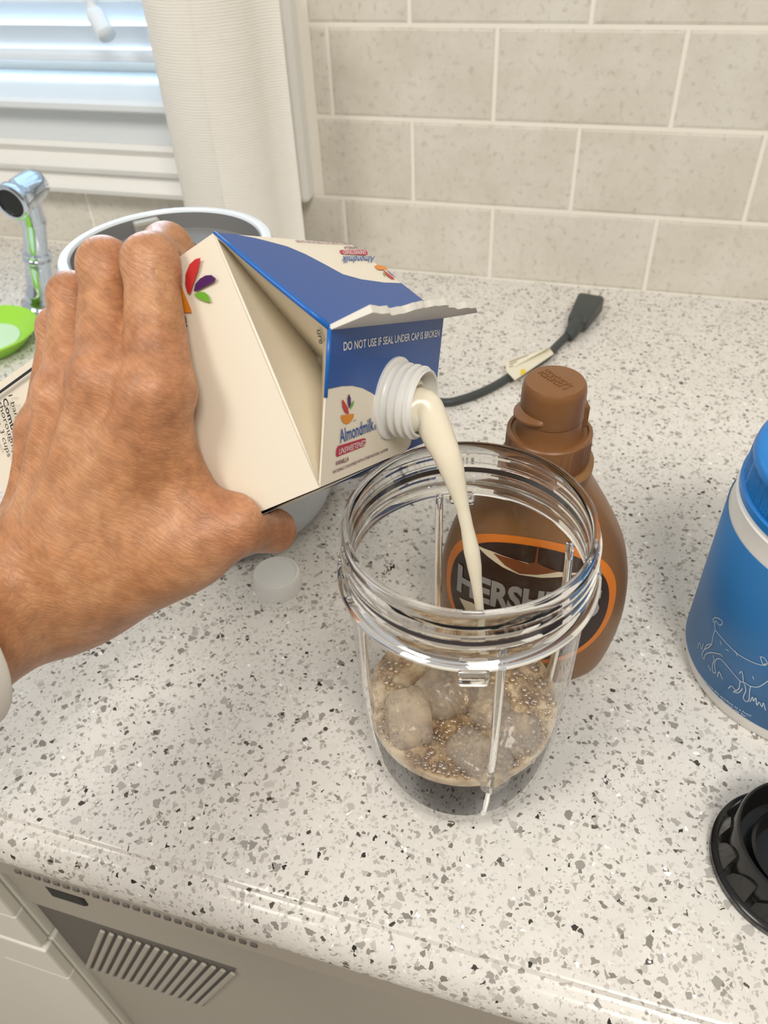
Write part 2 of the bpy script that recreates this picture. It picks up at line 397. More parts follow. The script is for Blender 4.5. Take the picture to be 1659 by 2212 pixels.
def tri_map(P0, P1, P2, n, off):
    P0, P1, P2, n = map(lambda q: np.asarray(q, float), (P0, P1, P2, n)); n = n / np.linalg.norm(n)
    return lambda u, v: P0 + u * (P1 - P0) + v * (P2 - P0) + n * off
def poly(name, pts, m, parent, n=None, off=0.0):
    pts = [np.asarray(p, float) for p in pts]
    if n is not None: nn = np.asarray(n, float); nn = nn / np.linalg.norm(nn); pts = [p + nn * off for p in pts]
    bm = bmesh.new(); f = bm.faces.new([bm.verts.new(p) for p in pts]); bmesh.ops.triangulate(bm, faces=[f])
    return from_bm(name, bm, m, parent)
def ink(name, c, r=0.4): return mat(name, c, r)
INK = {'blue': ink('print_blue', (0.018, 0.085, 0.33), 0.35), 'red': ink('print_red', (0.55, 0.03, 0.03)), 'purple': ink('print_purple', (0.075, 0.012, 0.11)),
       'green': ink('print_green', (0.16, 0.42, 0.04)), 'orange': ink('print_orange', (0.75, 0.26, 0.02)), 'black': ink('print_black', (0.02, 0.02, 0.025)),
       'white': ink('print_white', (0.85, 0.85, 0.83)), 'crimson': ink('print_crimson', (0.48, 0.03, 0.08)), 'plum': ink('print_plum', (0.16, 0.02, 0.09)),
       'edge': ink('print_edge_blue', (0.01, 0.13, 0.48), 0.3)}

# ================================================================ MILK CARTON
RC = np.array([[0.20125353434491156, -0.4928098403324003, 0.8465432512194729], [0.8975720154306954, 0.43885397182817154, 0.042091192978077396],
               [-0.392251822212926, 0.7513625307946841, 0.5306532345029535]])
TC = np.array([-0.1112, -0.5406, 0.2165]); CA, CL = 0.095, 0.05535; CG = math.sqrt(CL * CL - CA * CA / 4); CH = 0.165
def c2w(p): return RC @ np.asarray(p, float) + TC
def w2c(p): return RC.T @ (np.asarray(p, float) - TC)
def on_face(p, n, o): return w2c(on_plane(p, RC @ np.asarray(n, float), c2w(o)))
NA, OA = (0, -CG, CA / 2), (0, -CA / 2, 0)                 # spout roof panel
NB, OB = (0, CG, CA / 2), (0, CA / 2, 0)                   # other roof panel
NS, OS = (-1, 0, 0), (0, 0, 0)                             # side panel under the palm
carton = thing('milk_carton', 'white and blue gable-top almond milk carton tipped to pour, held by the hand', 'carton', TC, RC)
mc = mat('carton_board', (0.84, 0.77, 0.64), 0.34); t = NT(mc); nn_ = t.noise(t.coord(), 900, 2.0); t.bump(nn_.outputs['Fac'], 0.0004, 0.12)
M['carton'] = mc
h_ = CA / 2
def bulge(u, v): return 0.0022 * math.sin(PI * u) * math.sin(PI * min(1, v * 1.6))
def carton_body():
    v, f = [], []; n, mz = 10, 14
    def side(fn):
        b = len(v)
        for j in range(mz + 1):
            for i in range(n + 1): v.append(fn(i / n, -CH * j / mz, bulge(i / n, j / mz)))
        for j in range(mz):
            for i in range(n): f.append((b + j * (n + 1) + i, b + j * (n + 1) + i + 1, b + (j + 1) * (n + 1) + i + 1, b + (j + 1) * (n + 1) + i))
    side(lambda u, z, d: (-d, h_ - CA * u, z)); side(lambda u, z, d: (CA + d, -h_ + CA * u, z))
    side(lambda u, z, d: (CA * u, -h_ - d, z)); side(lambda u, z, d: (CA - CA * u, h_ + d, z))
    b = len(v); v.extend([(0, -h_, -CH), (CA, -h_, -CH), (CA, h_, -CH), (0, h_, -CH)]); f.append((b, b + 3, b + 2, b + 1))
    o = mesh('body', v, f, M['carton'], carton)
    bm = bmesh.new(); bm.from_mesh(o.data); bmesh.ops.remove_doubles(bm, verts=bm.verts[:], dist=1e-5); bmesh.ops.recalc_face_normals(bm, faces=bm.faces[:]); bm.to_mesh(o.data); bm.free()
    smooth_by_angle(o, 35)
carton_body()
def slab(name, quad, th, m):                                # thin board panel with thickness, inwards
    q = [np.asarray(p, float) for p in quad]; n = np.cross(q[1] - q[0], q[-1] - q[0]); n /= np.linalg.norm(n)
    k = len(q); v = q + [p - n * th for p in q]
    f = [tuple(range(k)), tuple(range(2 * k - 1, k - 1, -1))] + [(i, k + i, k + (i + 1) % k, (i + 1) % k) for i in range(k)]
    bm = bmesh.new(); vv = [bm.verts.new(p) for p in v]
    for a in f: bm.faces.new([vv[i] for i in a])
    return from_bm(name, bm, m, carton)
A0, A1, B0, B1, R0, R1 = (0, -h_, 0), (CA, -h_, 0), (0, h_, 0), (CA, h_, 0), (0, 0, CG), (CA, 0, CG)
slab('roof_panel', [A0, A1, R1, R0], 0.0007, M['carton'])
slab('roof_panel', [B1, B0, R0, R1], 0.0007, M['carton'])
# inward folded gusset on each side
def gusset(x, s):
    T = np.array([x + s * 0.050, 0, -0.010]); A, B, R = np.array([x, -h_, 0.0]), np.array([x, h_, 0.0]), np.array([x, 0, CG])
    R = R + np.array([s * 0.0006, 0, -0.0012])
    v, f = [], []
    def tri(a, b, c, sag):
        n = 8; base = len(v); nrm = np.cross(b - a, c - a); nrm /= np.linalg.norm(nrm); idx = {}
        for i in range(n + 1):
            for j in range(n + 1 - i):
                u, w = i / n, j / n; k = 1 - u - w
                idx[i, j] = len(v); v.append(a * k + b * u + c * w + nrm * sag * 27 * k * u * w)
        for i in range(n):
            for j in range(n - i):
                f.append((idx[i, j], idx[i + 1, j], idx[i, j + 1]))
                if j < n - i - 1: f.append((idx[i + 1, j], idx[i + 1, j + 1], idx[i, j + 1]))
    tri(A, B, T, 0.0012 * s); tri(B, R, T, 0.0010 * s); tri(R, A, T, 0.0010 * s)
    o = mesh('gable_fold', v, f, M['carton'], carton); smooth_by_angle(o, 25)
gusset(0.0, 1); gusset(CA, -1)
# ridge fin, bent over, torn ragged edge
FO = (np.array(on_plane((800, 668), RC @ np.array([1.0, 0, 0]), c2w((0, 0, CG)))))
fo = w2c(FO) - np.array(R0); fo[0] = 0
fl = np.linalg.norm(fo); fo = fo / fl * min(max(fl, 0.012), 0.02)
v, f = [], []; N = 28
fn_ = np.cross((1, 0, 0), fo); fn_ /= np.linalg.norm(fn_)
for i in range(N + 1):
    u = i / N; x = -0.0005 + (CA + 0.001) * u
    jag = 1 + 0.05 * math.sin(23 * u) + 0.05 * math.sin(61 * u + 1) + 0.0
    for j in range(5):
        w = j / 4; lift = 0.0016 * math.sin(9 * u) * w + (0.004 * ((u - 0.86) / 0.14) ** 2 * w if u > 0.86 else 0)
        for s in (1, -1):
            v.append(np.array(R0) + (x, 0, 0) + fo * w * jag + fn_ * (s * (0.0008 + 0.0005 * w) + lift * 0.6))
idf = lambda i, j, s: (i * 5 + j) * 2 + s
for i in range(N):
    for j in range(4):
        f.append((idf(i, j, 0), idf(i + 1, j, 0), idf(i + 1, j + 1, 0), idf(i, j + 1, 0))); f.append((idf(i, j, 1), idf(i, j + 1, 1), idf(i + 1, j + 1, 1), idf(i + 1, j, 1)))
    f.append((idf(i, 4, 0), idf(i + 1, 4, 0), idf(i + 1, 4, 1), idf(i, 4, 1)))
for i in (0, N):
    for j in range(4): f.append((idf(i, j, 0), idf(i, j + 1, 0), idf(i, j + 1, 1), idf(i, j, 1)))
mfin = mat('raw_board', (0.83, 0.80, 0.74), 0.6)
o = mesh('ridge_fin', v, f, mfin, carton); smooth_by_angle(o, 50); o['label'] = 'torn white top seam of the carton'
# --- print on the spout panel
fA = lambda p: on_face(p, NA, OA); fB = lambda p: on_face(p, NB, OB); fS = lambda p: on_face(p, NS, OS)
vdir = np.array([0, h_, CG]) / CL
def pa(x, v): return np.array([x, -h_, 0]) + vdir * v
vdirB = np.array([0, -h_, CG]) / CL
def pb(x, v): return np.array([x, h_, 0]) + vdirB * v
sw = [w for w in (fA(p) for p in [(718, 838), (738, 834), (760, 833), (782, 838), (802, 848), (822, 862)])]
swp = [(q[0], np.linalg.norm(q - np.array([q[0], -h_, 0]))) for q in sw]
e_ = 0.00015
blueA = [(e_, CL - e_), (e_, swp[0][1])] + [q for q in swp[1:]] + [(0.053, 0.0235), (0.066, 0.017), (0.0735, 0.0105), (0.0745, 0.0045), (0.0735, 0.0018), (0.070, e_)] + [(CA - e_, e_), (CA - e_, CL - e_)]
poly('printed_blue_panel', [pa(*q) for q in blueA], INK['blue'], carton, NA, 0.00018)
def tA(s, p0, p1, p2, m, bold=0.0, off=0.0004, name='lettering'): return text_on(name, s, tri_map(fA(p0), fA(p1), fA(p2), NA, off), INK[m], carton, bold)
tA('DO NOT USE IF SEAL UNDER CAP IS BROKEN', (740, 757), (947, 726), (740, 739), 'white', 0.012)
tA('Almondmilk', (733, 957), (806, 928), (731, 928), 'blue', 0.012)
tA('(D)', (807, 927), (815, 924), (806, 918), 'blue', 0.02)
def leaf(px, face, n, off, parent=None, cols=('red', 'purple', 'green', 'orange')):
    for c, pts in zip(cols, px):
        if pts: poly('logo_petal', [face(p) for p in pts], INK[c], carton, n, off)
leaf([[(737, 862), (742, 867), (750, 881), (752, 893), (749, 894), (743, 890), (738, 878)], [(752, 850), (756, 860), (756, 874), (752, 882), (750, 872), (749, 860)],
      [(763, 864), (762, 873), (757, 882), (754, 884), (756, 875), (759, 868)], [(735, 897), (763, 893), (762, 901), (756, 911), (748, 916), (740, 913), (736, 905)]], fA, NA, 0.0004)
tA('TM', (761, 912), (767, 909), (761, 908), 'black')
pill = [(726, 968), (729, 963), (785, 946), (789, 948), (789, 957), (785, 964), (731, 985), (727, 987), (724, 982)]
poly('printed_pill', [fA(p) for p in pill], INK['crimson'], carton, NA, 0.0003)
tA('UNSWEETENED', (729, 982), (786, 961), (731, 969), 'white', 0.0, 0.0005)
tA('VANILLA', (722, 1006), (751, 995), (724, 996), 'plum', 0.02)
tA('NATURALLY FLAVORED WITH OTHER NATURAL FLAVORS', (717, 1023), (836, 973), (718, 1016), 'plum', 0.012)
# --- print on the far roof panel
swB = [(455, 503), (520, 517), (551, 515), (575, 521), (620, 533), (660, 550), (700, 571), (740, 593), (780, 604), (830, 611), (876, 614)]
qb = []
for p in swB[1:]:
    q = fB(p); qb.append((q[0], np.linalg.norm(q - np.array([q[0], h_, 0]))))
qb = [(min(max(x, e_), CA - e_), min(max(vv, e_), CL - e_)) for x, vv in qb]
xs = [q for q in qb if q[0] < CA - 2 * e_]
blueB = [(e_, e_)] + [(max(xs[0][0], 0.012), e_)] + xs[1:] + [(CA - e_, xs[-1][1] + 0.0005), (CA - e_, CL - e_), (e_, CL - e_)]
poly('printed_blue_panel', [pb(*q) for q in blueB], INK['blue'], carton, NB, 0.00018)
def tB(s, p0, p1, p2, m, bold=0.0, off=0.0004): return text_on('lettering', s, tri_map(fB(p0), fB(p1), fB(p2), NB, off), INK[m], carton, bold)
tB('Almondmilk', (809, 555), (740, 555), (806, 568), 'blue', 0.02)
poly('printed_pill', [fB(p) for p in ((733, 542), (736, 541), (788, 541), (793, 545), (794, 551), (790, 553), (738, 550), (734, 547))], INK['crimson'], carton, NB, 0.0003)
tB('UNSWEETENED', (788, 543), (740, 543), (789, 551), 'white', 0.0, 0.0005)
tB('VANILLA', (771, 534), (742, 534), (772, 539), 'plum', 0.02)
tB('NATURALLY FLAVORED WITH OTHER NATURAL FLAVORS', (757, 527), (637, 520), (760, 531), 'plum', 0.01)
leaf([[(828, 585), (848, 600), (852, 605), (843, 603), (832, 594)], [(834, 584), (846, 594), (855, 602), (848, 598), (838, 590)], [(829, 590), (832, 600), (829, 597), (826, 590)],
      [(808, 577), (814, 573), (830, 577), (838, 584), (833, 585), (815, 584)]], fB, NB, 0.0004)
# rounded blue edge line of the far roof panel and the blue front panel below
sweep('printed_edge', [np.array(B0) + (0, 0, 0.0003), np.array(B0) * 0.5 + np.array(R0) * 0.5 + (-0.0002, 0, 0), np.array(R0)], [0.0006, 0.0011, 0.0011], INK['edge'], carton, 8, subdiv=2)
sweep('printed_edge', [np.array(R0), np.array(R0) * 0.58 + np.array(A0) * 0.42], [0.0009, 0.0007], INK['edge'], carton, 8, subdiv=2)
poly('printed_blue_panel', [(0.0006, -h_ - 0.0004, -0.0005), (CA - 0.001, -h_ - 0.0004, -0.0005), (CA - 0.001, -h_ - 0.0026, -0.05), (CA - 0.001, -h_ - 0.0026, -0.15), (0.0006, -h_ - 0.0026, -0.15), (0.0006, -h_ - 0.0008, -0.05)], INK['blue'], carton)
# --- print on the side panel by the hand
leaf([[(440, 557), (434, 583), (424, 612), (417, 635), (411, 632), (406, 615), (407, 593), (416, 571), (428, 560)],
      [(425, 628), (428, 614), (438, 602), (450, 595), (463, 594), (473, 602), (468, 609), (444, 621), (428, 630)],
      [(425, 636), (437, 630), (449, 631), (457, 639), (461, 653), (449, 651), (434, 645)],
      [(378, 580), (392, 600), (405, 634), (419, 668), (420, 675), (408, 675), (396, 669), (384, 640)]], fS, NS, 0.0016)
text_on('lettering', 'TM', tri_map(fS((399, 684)), fS((403, 706)), fS((407, 682)), NS, 0.0016), INK['black'], carton, 0.02)
def tS(s, p0, p1, p2, bold=0.0): return text_on('lettering', s, tri_map(fS(p0), fS(p1), fS(p2), NS, 0.0027), INK['black'], carton, bold)
tS('1 banana, sliced', (30, 853), (75, 1000), (38, 850)); tS('Combine', (17, 862), (46, 960), (26, 856), 0.02); tS('thoroughly', (7, 868), (42, 980), (16, 864)); tS('Makes 3 cups', (-10, 860), (28, 985), (-1, 857))
a_, b_ = fS((-40, 883)), fS((90, 789)); d_ = np.array([0, 0.0006, 0])
poly('printed_line', [a_ - d_, b_ - d_, b_ + d_, a_ + d_], INK['black'], carton, NS, 0.0027)
a_, b_ = fS((-12, 930)), fS((6, 972)); d_ = np.array([0, 0, 0.0005])
poly('printed_line', [a_ - d_, b_ - d_, b_ + d_, a_ + d_], INK['black'], carton, NS, 0.0027)
Tg = np.array([0.050, 0, -0.010]); nG = np.cross(np.array(R0) - Tg, np.array(B0) - Tg); nG = nG if (nG @ (w2c(CAM) - Tg)) > 0 else -nG
fG = lambda p: on_face(p, nG, B0)
text_on('lettering', 'ure', tri_map(fG((689, 707)), fG((695, 738)), fG((700, 706)), nG, 0.0012), INK['black'], carton, 0.02)
sweep('score_line', [np.array(B0) + (0.0001, -0.001, 0), np.array(A0) * .5 + np.array(B0) * .5 + (0.0001, 0, 0.0001), np.array(A0) + (0.0001, 0.001, 0)], [.0004, .0007, .0004], M['carton'], carton, 8, subdiv=2)
# --- spout: flange, threaded neck
SPC = (fA((852, 858)) + fA((846, 862))) / 2
nAu = np.asarray(NA, float) / np.linalg.norm(NA); xS = np.array([1.0, 0, 0]); yS = np.cross(nAu, xS)
spm = mat('spout_plastic', (0.83, 0.82, 0.79), 0.3, sss=0.1)
def onspout(o):
    me = o.data
    for q in me.vertices:
        c = q.co; p = SPC + xS * c.x + yS * c.y + nAu * c.z; q.co = p
    me.update(); return o
SR = 0.0136
onspout(lathe('spout', [(SR + 0.0030, 0.0), (SR + 0.0030, 0.0012), (SR + 0.0024, 0.0017), (SR + 0.0006, 0.0018), (SR, 0.0026), (SR, 0.0042), (SR + 0.0013, 0.0047), (SR + 0.0013, 0.0054), (SR, 0.0062),
    (SR, 0.0076), (SR + 0.0012, 0.0081), (SR + 0.0012, 0.0088), (SR, 0.0096), (SR, 0.0108), (SR + 0.0010, 0.0113), (SR + 0.0010, 0.0119), (SR - 0.0002, 0.0126), (SR - 0.0002, 0.0139), (SR - 0.0007, 0.0143),
    (SR - 0.0013, 0.0139), (SR - 0.0015, 0.0)], spm, carton, 64, closed=True))

# ================================================================ MILK STREAM
milk = mat('almond_milk', (0.86, 0.79, 0.64), 0.22, sss=0.35, sssr=(0.006, 0.004, 0.002))
tip = c2w(SPC + nAu * 0.0135)
LZ = 0.052
land = onz((1050, 1448), LZ + 0.004)
hd = np.array([land[0] - tip[0], land[1] - tip[1], 0.0]); pn = np.array([-hd[1], hd[0], 0.0])
st = [((916, 878), 38), ((932, 908), 36.5), ((948, 945), 35), ((966, 985), 30), ((978, 1020), 26), ((991, 1065), 18.5), ((1000, 1100), 14.5), ((1009, 1140), 14), ((1019, 1190), 17.5), ((1025, 1225), 15.5), ((1030, 1265), 11.5), ((1037, 1325), 9), ((1043, 1390), 9), ((1050, 1448), 13)]
P_, r_ = [c2w(SPC + nAu * 0.003), c2w(SPC + nAu * 0.0092 - yS * 0.0026)], [0.0119, 0.0098]
for p, w in st:
    q = on_plane(p, pn, tip); P_.append(q); r_.append(w * ((q - CAM) @ RCW[2]) / FPX)
fl_ = [1, 1] + [0.85] * len(st)
o = sweep('milk_stream', P_, r_, milk, None, 28, fl_, up=(0.3, -0.9, 0.3), subdiv=6); tag(o, 'cream coloured stream of almond milk falling from the spout into the cup', 'milk')

# ================================================================ HAND AND FOREARM (one continuous skin surface)
def sp_(px, py, s): return on_plane((px, py), RC[:, 0], c2w((-s, 0, 0)))
def lc(x, y, z): return c2w((x, y, z))
def surface_nets(F, org, h):
    s = F < 0; nx, ny, nz = F.shape
    cs = sum(s[i:nx - 1 + i, j:ny - 1 + j, k:nz - 1 + k].astype(np.int8) for i in (0, 1) for j in (0, 1) for k in (0, 1))
    act = (cs > 0) & (cs < 8); idx = -np.ones(act.shape, int); ii = np.argwhere(act); idx[act] = np.arange(len(ii))
    acc = np.zeros((len(ii), 3)); cnt = np.zeros(len(ii))
    corners = [(i, j, k) for i in (0, 1) for j in (0, 1) for k in (0, 1)]
    val = {c: F[ii[:, 0] + c[0], ii[:, 1] + c[1], ii[:, 2] + c[2]] for c in corners}
    for a in corners:
        for ax in range(3):
            if a[ax]: continue
            b = list(a); b[ax] = 1; b = tuple(b); va, vb = val[a], val[b]; m = (va < 0) != (vb < 0)
            t = np.where(m, va / np.where(m, va - vb, 1), 0)
            p = np.tile(np.array(a, float), (len(ii), 1)); p[:, ax] += t; acc[m] += p[m]; cnt[m] += 1
    V = (ii + acc / cnt[:, None]) * h + org
    faces = []
    for ax in range(3):
        o1, o2 = [(1, 2), (2, 0), (0, 1)][ax]
        sl0 = [slice(None)] * 3; sl1 = [slice(None)] * 3; sl0[ax] = slice(0, -1); sl1[ax] = slice(1, None)
        e = s[tuple(sl0)] != s[tuple(sl1)]; pos = np.argwhere(e); pos = pos[(pos[:, o1] > 0) & (pos[:, o2] > 0) & (pos[:, o1] < F.shape[o1] - 1) & (pos[:, o2] < F.shape[o2] - 1)]
        def g(d1, d2):
            q = pos.copy(); q[:, o1] -= d1; q[:, o2] -= d2; return idx[q[:, 0], q[:, 1], q[:, 2]]
        quad = np.stack([g(1, 1), g(0, 1), g(0, 0), g(1, 0)], 1)
        inside = s[pos[:, 0], pos[:, 1], pos[:, 2]]; quad[~inside] = quad[~inside][:, ::-1]; faces.append(quad)
    return V, np.concatenate(faces)
def smin(a, b, k):
    h = np.clip(0.5 + 0.5 * (b - a) / k, 0, 1); return b * (1 - h) + a * h - k * h * (1 - h)
# joints: (pixel, height above the carton's side panel)
J = dict(
 wr=sp_(70, 1262, .026), fa=sp_(-330, 1520, .105),
 im=sp_(343, 842, .0185), mm=sp_(232, 822, .0215), rm=sp_(150, 850, .0195), pm=sp_(104, 925, .0150),
 ic=sp_(215, 1150, .024), mc=sp_(160, 1150, .027), rc=sp_(112, 1160, .025), pc=sp_(75, 1180, .018),
 tc=sp_(225, 1235, .022), tm=sp_(420, 1172, .012), ti=sp_(512, 1132, .004))
J['ip'] = sp_(326, 566, .0075); J['mp'] = sp_(228, 572, .0040); J['rp'] = sp_(158, 640, .003); J['pp'] = sp_(128, 708, .003)
zi, zm, zr, zp = (w2c(J[k])[2] for k in ('ip', 'mp', 'rp', 'pp'))
yi, ym, yr, yp = (w2c(J[k])[1] for k in ('ip', 'mp', 'rp', 'pp'))
yB = h_ + 0.0085
J['id'] = lc(.0125, yB + .0022, w2c(sp_(362, 540, -.010))[2] - .002); J['it'] = lc(.032, yB - .0034, w2c(J['id'])[2] - .006)
J['md'] = lc(.022, yB - .0008, zm - .006); J['mt'] = lc(.040, yB - .0026, zm - .008)
J['rd'] = lc(.026, yB - .0003, zr); J['rt'] = lc(.044, yB - .0015, zr + .001)
J['pd'] = lc(.020, yB - .0010, zp); J['pt'] = lc(.035, yB - .0022, zp)
zt = w2c(J['ti'])[2]
J['tt'] = lc(.018, -h_ - .0092, zt - .003)
fing = [[('im', .0125), ('ip', .0089), ('id', .0082), ('it', .0066)], [('mm', .0120), ('mp', .0090), ('md', .0078), ('mt', .0066)],
        [('rm', .0108), ('rp', .0083), ('rd', .0072), ('rt', .0060)], [('pm', .0096), ('pp', .0072), ('pd', .0063), ('pt', .0052)]]
HV = 0.00105
allp = np.array(list(J.values())); lo = allp.min(0) - 0.03; hi = allp.max(0) + 0.03
lo[0] = max(lo[0], -0.345)
dims = np.ceil((hi - lo) / HV).astype(int)
gx, gy, gz = [np.arange(d, dtype=np.float32) * HV + lo[i] for i, d in enumerate(dims)]
GX, GY, GZ = np.meshgrid(gx.astype(np.float32), gy.astype(np.float32), gz.astype(np.float32), indexing='ij')
def cone(a, b, ra, rb, flat=None):
    a = np.asarray(a, np.float32); b = np.asarray(b, np.float32); d = b - a; L = float(d @ d)
    px, py, pz = GX - a[0], GY - a[1], GZ - a[2]
    t = np.clip((px * d[0] + py * d[1] + pz * d[2]) / L, 0, 1)
    px -= t * d[0]; py -= t * d[1]; pz -= t * d[2]
    q = px * px + py * py + pz * pz
    if flat is not None:                                     # squeeze along an axis: (axis, factor > 1)
        n, k = flat; c = px * np.float32(n[0]) + py * np.float32(n[1]) + pz * np.float32(n[2]); q += (k * k - 1) * c * c
    return np.sqrt(q) - (ra + (rb - ra) * t)
nS = -RC[:, 0]
palm = cone(J['ic'], J['im'], .0150, .0128)
for c, m, a, b in (('mc', 'mm', .0155, .0125), ('rc', 'rm', .0145, .0115), ('pc', 'pm', .0130, .0100)):
    palm = smin(palm, cone(J[c], J[m], a, b), .009)
palm = smin(palm, cone(J['wr'], J['mc'], .0235, .0165), .014)
palm = smin(palm, cone(J['wr'], J['rc'], .0225, .0150), .014)
palm = smin(palm, cone(J['fa'], J['wr'], .0330, .0240), .020)
palm = smin(palm, cone(J['wr'] - nS * .004 + 0, sp_(190, 1285, .018), .0205, .0165), .014)
# thumb column and the web to the index finger
palm = smin(palm, cone(J['tc'], J['tm'], .0185, .0140), .013)
palm = smin(palm, cone(sp_(150, 1300, .016), sp_(380, 1195, .010), .0190, .0150), .013)
palm = smin(palm, cone(sp_(350, 960, .014), sp_(430, 1110, .009), .0105, .0105), .014)
palm = smin(palm, cone(sp_(270, 1010, .017), sp_(330, 1130, .014), .0135, .0135), .014)
hand = palm
for F_ in fing:
    c = None
    for (a, ra), (b, rb) in zip(F_[:-1], F_[1:]):
        q = cone(J[a], J[b], ra, rb); c = q if c is None else smin(c, q, .006)
    kp = np.asarray(J[F_[1][0]], np.float32); c = smin(c, cone(kp + nS * .0012, kp + nS * .0012 + (J[F_[2][0]] - kp) * .05, F_[1][1] * 0.97, F_[1][1] * 0.9), .003)
    hand = smin(hand, c, .0034)
th_ = smin(cone(J['tm'], J['ti'], .0140, .0108), cone(J['ti'], J['tt'], .0108, .0092), .005)
hand = smin(hand, th_, .007)
# knuckle and tendon relief on the back of the hand
for k, r in (('im', .0098), ('mm', .0100), ('rm', .0090), ('pm', .0082)):
    hand = smin(hand, cone(J[k] + nS * .0045, J[k] + nS * .0042 + np.array([0, 0, 1e-4]), r, r), .006)
for c, m in (('mc', 'mm'), ('rc', 'rm'), ('pc', 'pm'), ('ic', 'im')):
    hand = smin(hand, cone(J[c] * .55 + J['wr'] * .45 + nS * .0165, J[m] + nS * .0112, .0019, .0024), .0048)
# keep the skin out of the carton
cx_, cy_, cz_ = [GX * np.float32(RC[0, i]) + GY * np.float32(RC[1, i]) + GZ * np.float32(RC[2, i]) - np.float32(TC @ RC[:, i]) for i in range(3)]
cb_ = np.maximum(np.maximum(-cx_ - .0015, cx_ - CA), np.maximum(np.abs(cy_) - (h_ + .0012), np.maximum(cz_ - .0, -cz_ - CH)))
hand = np.maximum(hand, -(cb_ - .0004))
V_, F4 = surface_nets(hand, lo, HV)
del GX, GY, GZ, palm, th_, cx_, cy_, cz_, cb_
me = bpy.data.meshes.new('hand_and_forearm'); me.vertices.add(len(V_)); me.vertices.foreach_set('co', V_.astype(np.float32).ravel())
me.loops.add(F4.size); me.loops.foreach_set('vertex_index', F4.ravel().astype(np.int32)); me.polygons.add(len(F4))
me.polygons.foreach_set('loop_start', np.arange(0, F4.size, 4, dtype=np.int32)); me.polygons.foreach_set('loop_total', np.full(len(F4), 4, np.int32)); me.update(); me.validate()
# skin coordinates: along the hand / across the hand / out of the back
al = J['mm'] - J['wr']; al -= nS * (al @ nS); al /= np.linalg.norm(al); ac = np.cross(nS, al)
uvw = np.stack([(V_ - J['wr']) @ al, (V_ - J['wr']) @ ac, (V_ - J['wr']) @ nS], 1)
at_ = me.attributes.new('skin_co', 'FLOAT_VECTOR', 'POINT'); at_.data.foreach_set('vector', uvw.astype(np.float32).ravel())
# redness near knuckles and thumb tip
red = np.zeros(len(V_))
for k, s in (('im', .016), ('mm', .015), ('rm', .014), ('pm', .013), ('ip', .011), ('mp', .011), ('rp', .010), ('pp', .010), ('ti', .018), ('tt', .018)):
    red = np.maximum(red, np.exp(-((V_ - J[k]) ** 2).sum(1) / (s * s)))
crease = np.zeros(len(V_))
for k in ('ip', 'mp', 'rp', 'pp'): crease = np.maximum(crease, np.exp(-((V_ - J[k] - nS * .008) ** 2).sum(1) / .011 ** 2))
for nm, arr in (('redness', red), ('crease', crease)):
    q = me.attributes.new(nm, 'FLOAT', 'POINT'); q.data.foreach_set('value', arr.astype(np.float32))
def skin():
    m = mat('skin', (0.6, 0.36, 0.22), 0.38, spec=0.45, sss=0.12, sssr=(0.005, 0.0022, 0.0012)); t = NT(m)
    at = t.n('ShaderNodeAttribute', attribute_name='skin_co').outputs['Vector']
    rd = t.n('ShaderNodeAttribute', attribute_name='redness').outputs['Fac']; cr = t.n('ShaderNodeAttribute', attribute_name='crease').outputs['Fac']
    def mp(sc, rot=0.0):
        x = t.n('ShaderNodeMapping'); x.inputs['Scale'].default_value = sc; x.inputs['Rotation'].default_value = (0, 0, rot); t.l(at, x.inputs[0]); return x.outputs[0]
    n1 = t.noise(at, 38, 5.0, 0.65); n2 = t.noise(at, 170, 3.0)
    col = t.ramp(n1.outputs['Fac'], [(0.28, (0.365, 0.155, 0.068)), (0.5, (0.49, 0.232, 0.108)), (0.72, (0.60, 0.318, 0.168))])
    col = t.mix(t.math('MULTIPLY', rd, 0.40), col, (0.50, 0.215, 0.14))
    fine = t.ramp(n2.outputs['Fac'], [(0.35, (0, 0, 0)), (0.65, (1, 1, 1))]); col = t.mix(0.12, col, fine, 'OVERLAY')
    wn = t.noise(at, 140, 2.0); sc = t.n('ShaderNodeVectorMath', operation='SCALE'); sc.inputs['Scale'].default_value = 0.0022; t.l(t.vmath('SUBTRACT', wn.outputs['Color'], (0.5, 0.5, 0.5)), sc.inputs[0]); wa = t.vmath('ADD', at, sc.outputs[0])
    def cells(scv, rot):
        x = t.n('ShaderNodeMapping'); x.inputs['Scale'].default_value = scv; x.inputs['Rotation'].default_value = (0, 0, rot); t.l(wa, x.inputs[0])
        ve = t.n('ShaderNodeTexVoronoi', feature='DISTANCE_TO_EDGE'); ve.inputs['Scale'].default_value = 1.0; t.l(x.outputs[0], ve.inputs['Vector']); return t.math('MULTIPLY', ve.outputs['Distance'], 4.0, True)
    a1 = cells((1500, 620, 700), 0.30); a2 = cells((640, 70, 200), 0.10); w3 = t.noise(at, 1900, 2.0)
    wv = t.n('ShaderNodeTexWave', wave_type='BANDS', bands_direction='X'); wv.inputs['Scale'].default_value = 120; wv.inputs['Distortion'].default_value = 7; wv.inputs['Detail'].default_value = 2; wv.inputs['Detail Scale'].default_value = 1.2
    t.l(mp((1, 0.35, 0.5)), wv.inputs['Vector'])
    hgt = t.math('ADD', t.math('MULTIPLY', a1, 0.35), t.math('MULTIPLY', a2, 0.75)); hgt = t.math('ADD', hgt, t.math('MULTIPLY', t.math('MULTIPLY', wv.outputs['Fac'], cr), 1.3)); hgt = t.math('ADD', hgt, t.math('MULTIPLY', w3.outputs['Fac'], 0.12))
    dk = t.ramp(a2, [(0.0, (0.72, 0.66, 0.62)), (0.5, (1, 1, 1))]); col = t.mix(0.45, col, dk, 'MULTIPLY')
    t.l(col, t.b.inputs['Base Color']); t.bump(hgt, 0.00016, 0.7); return m
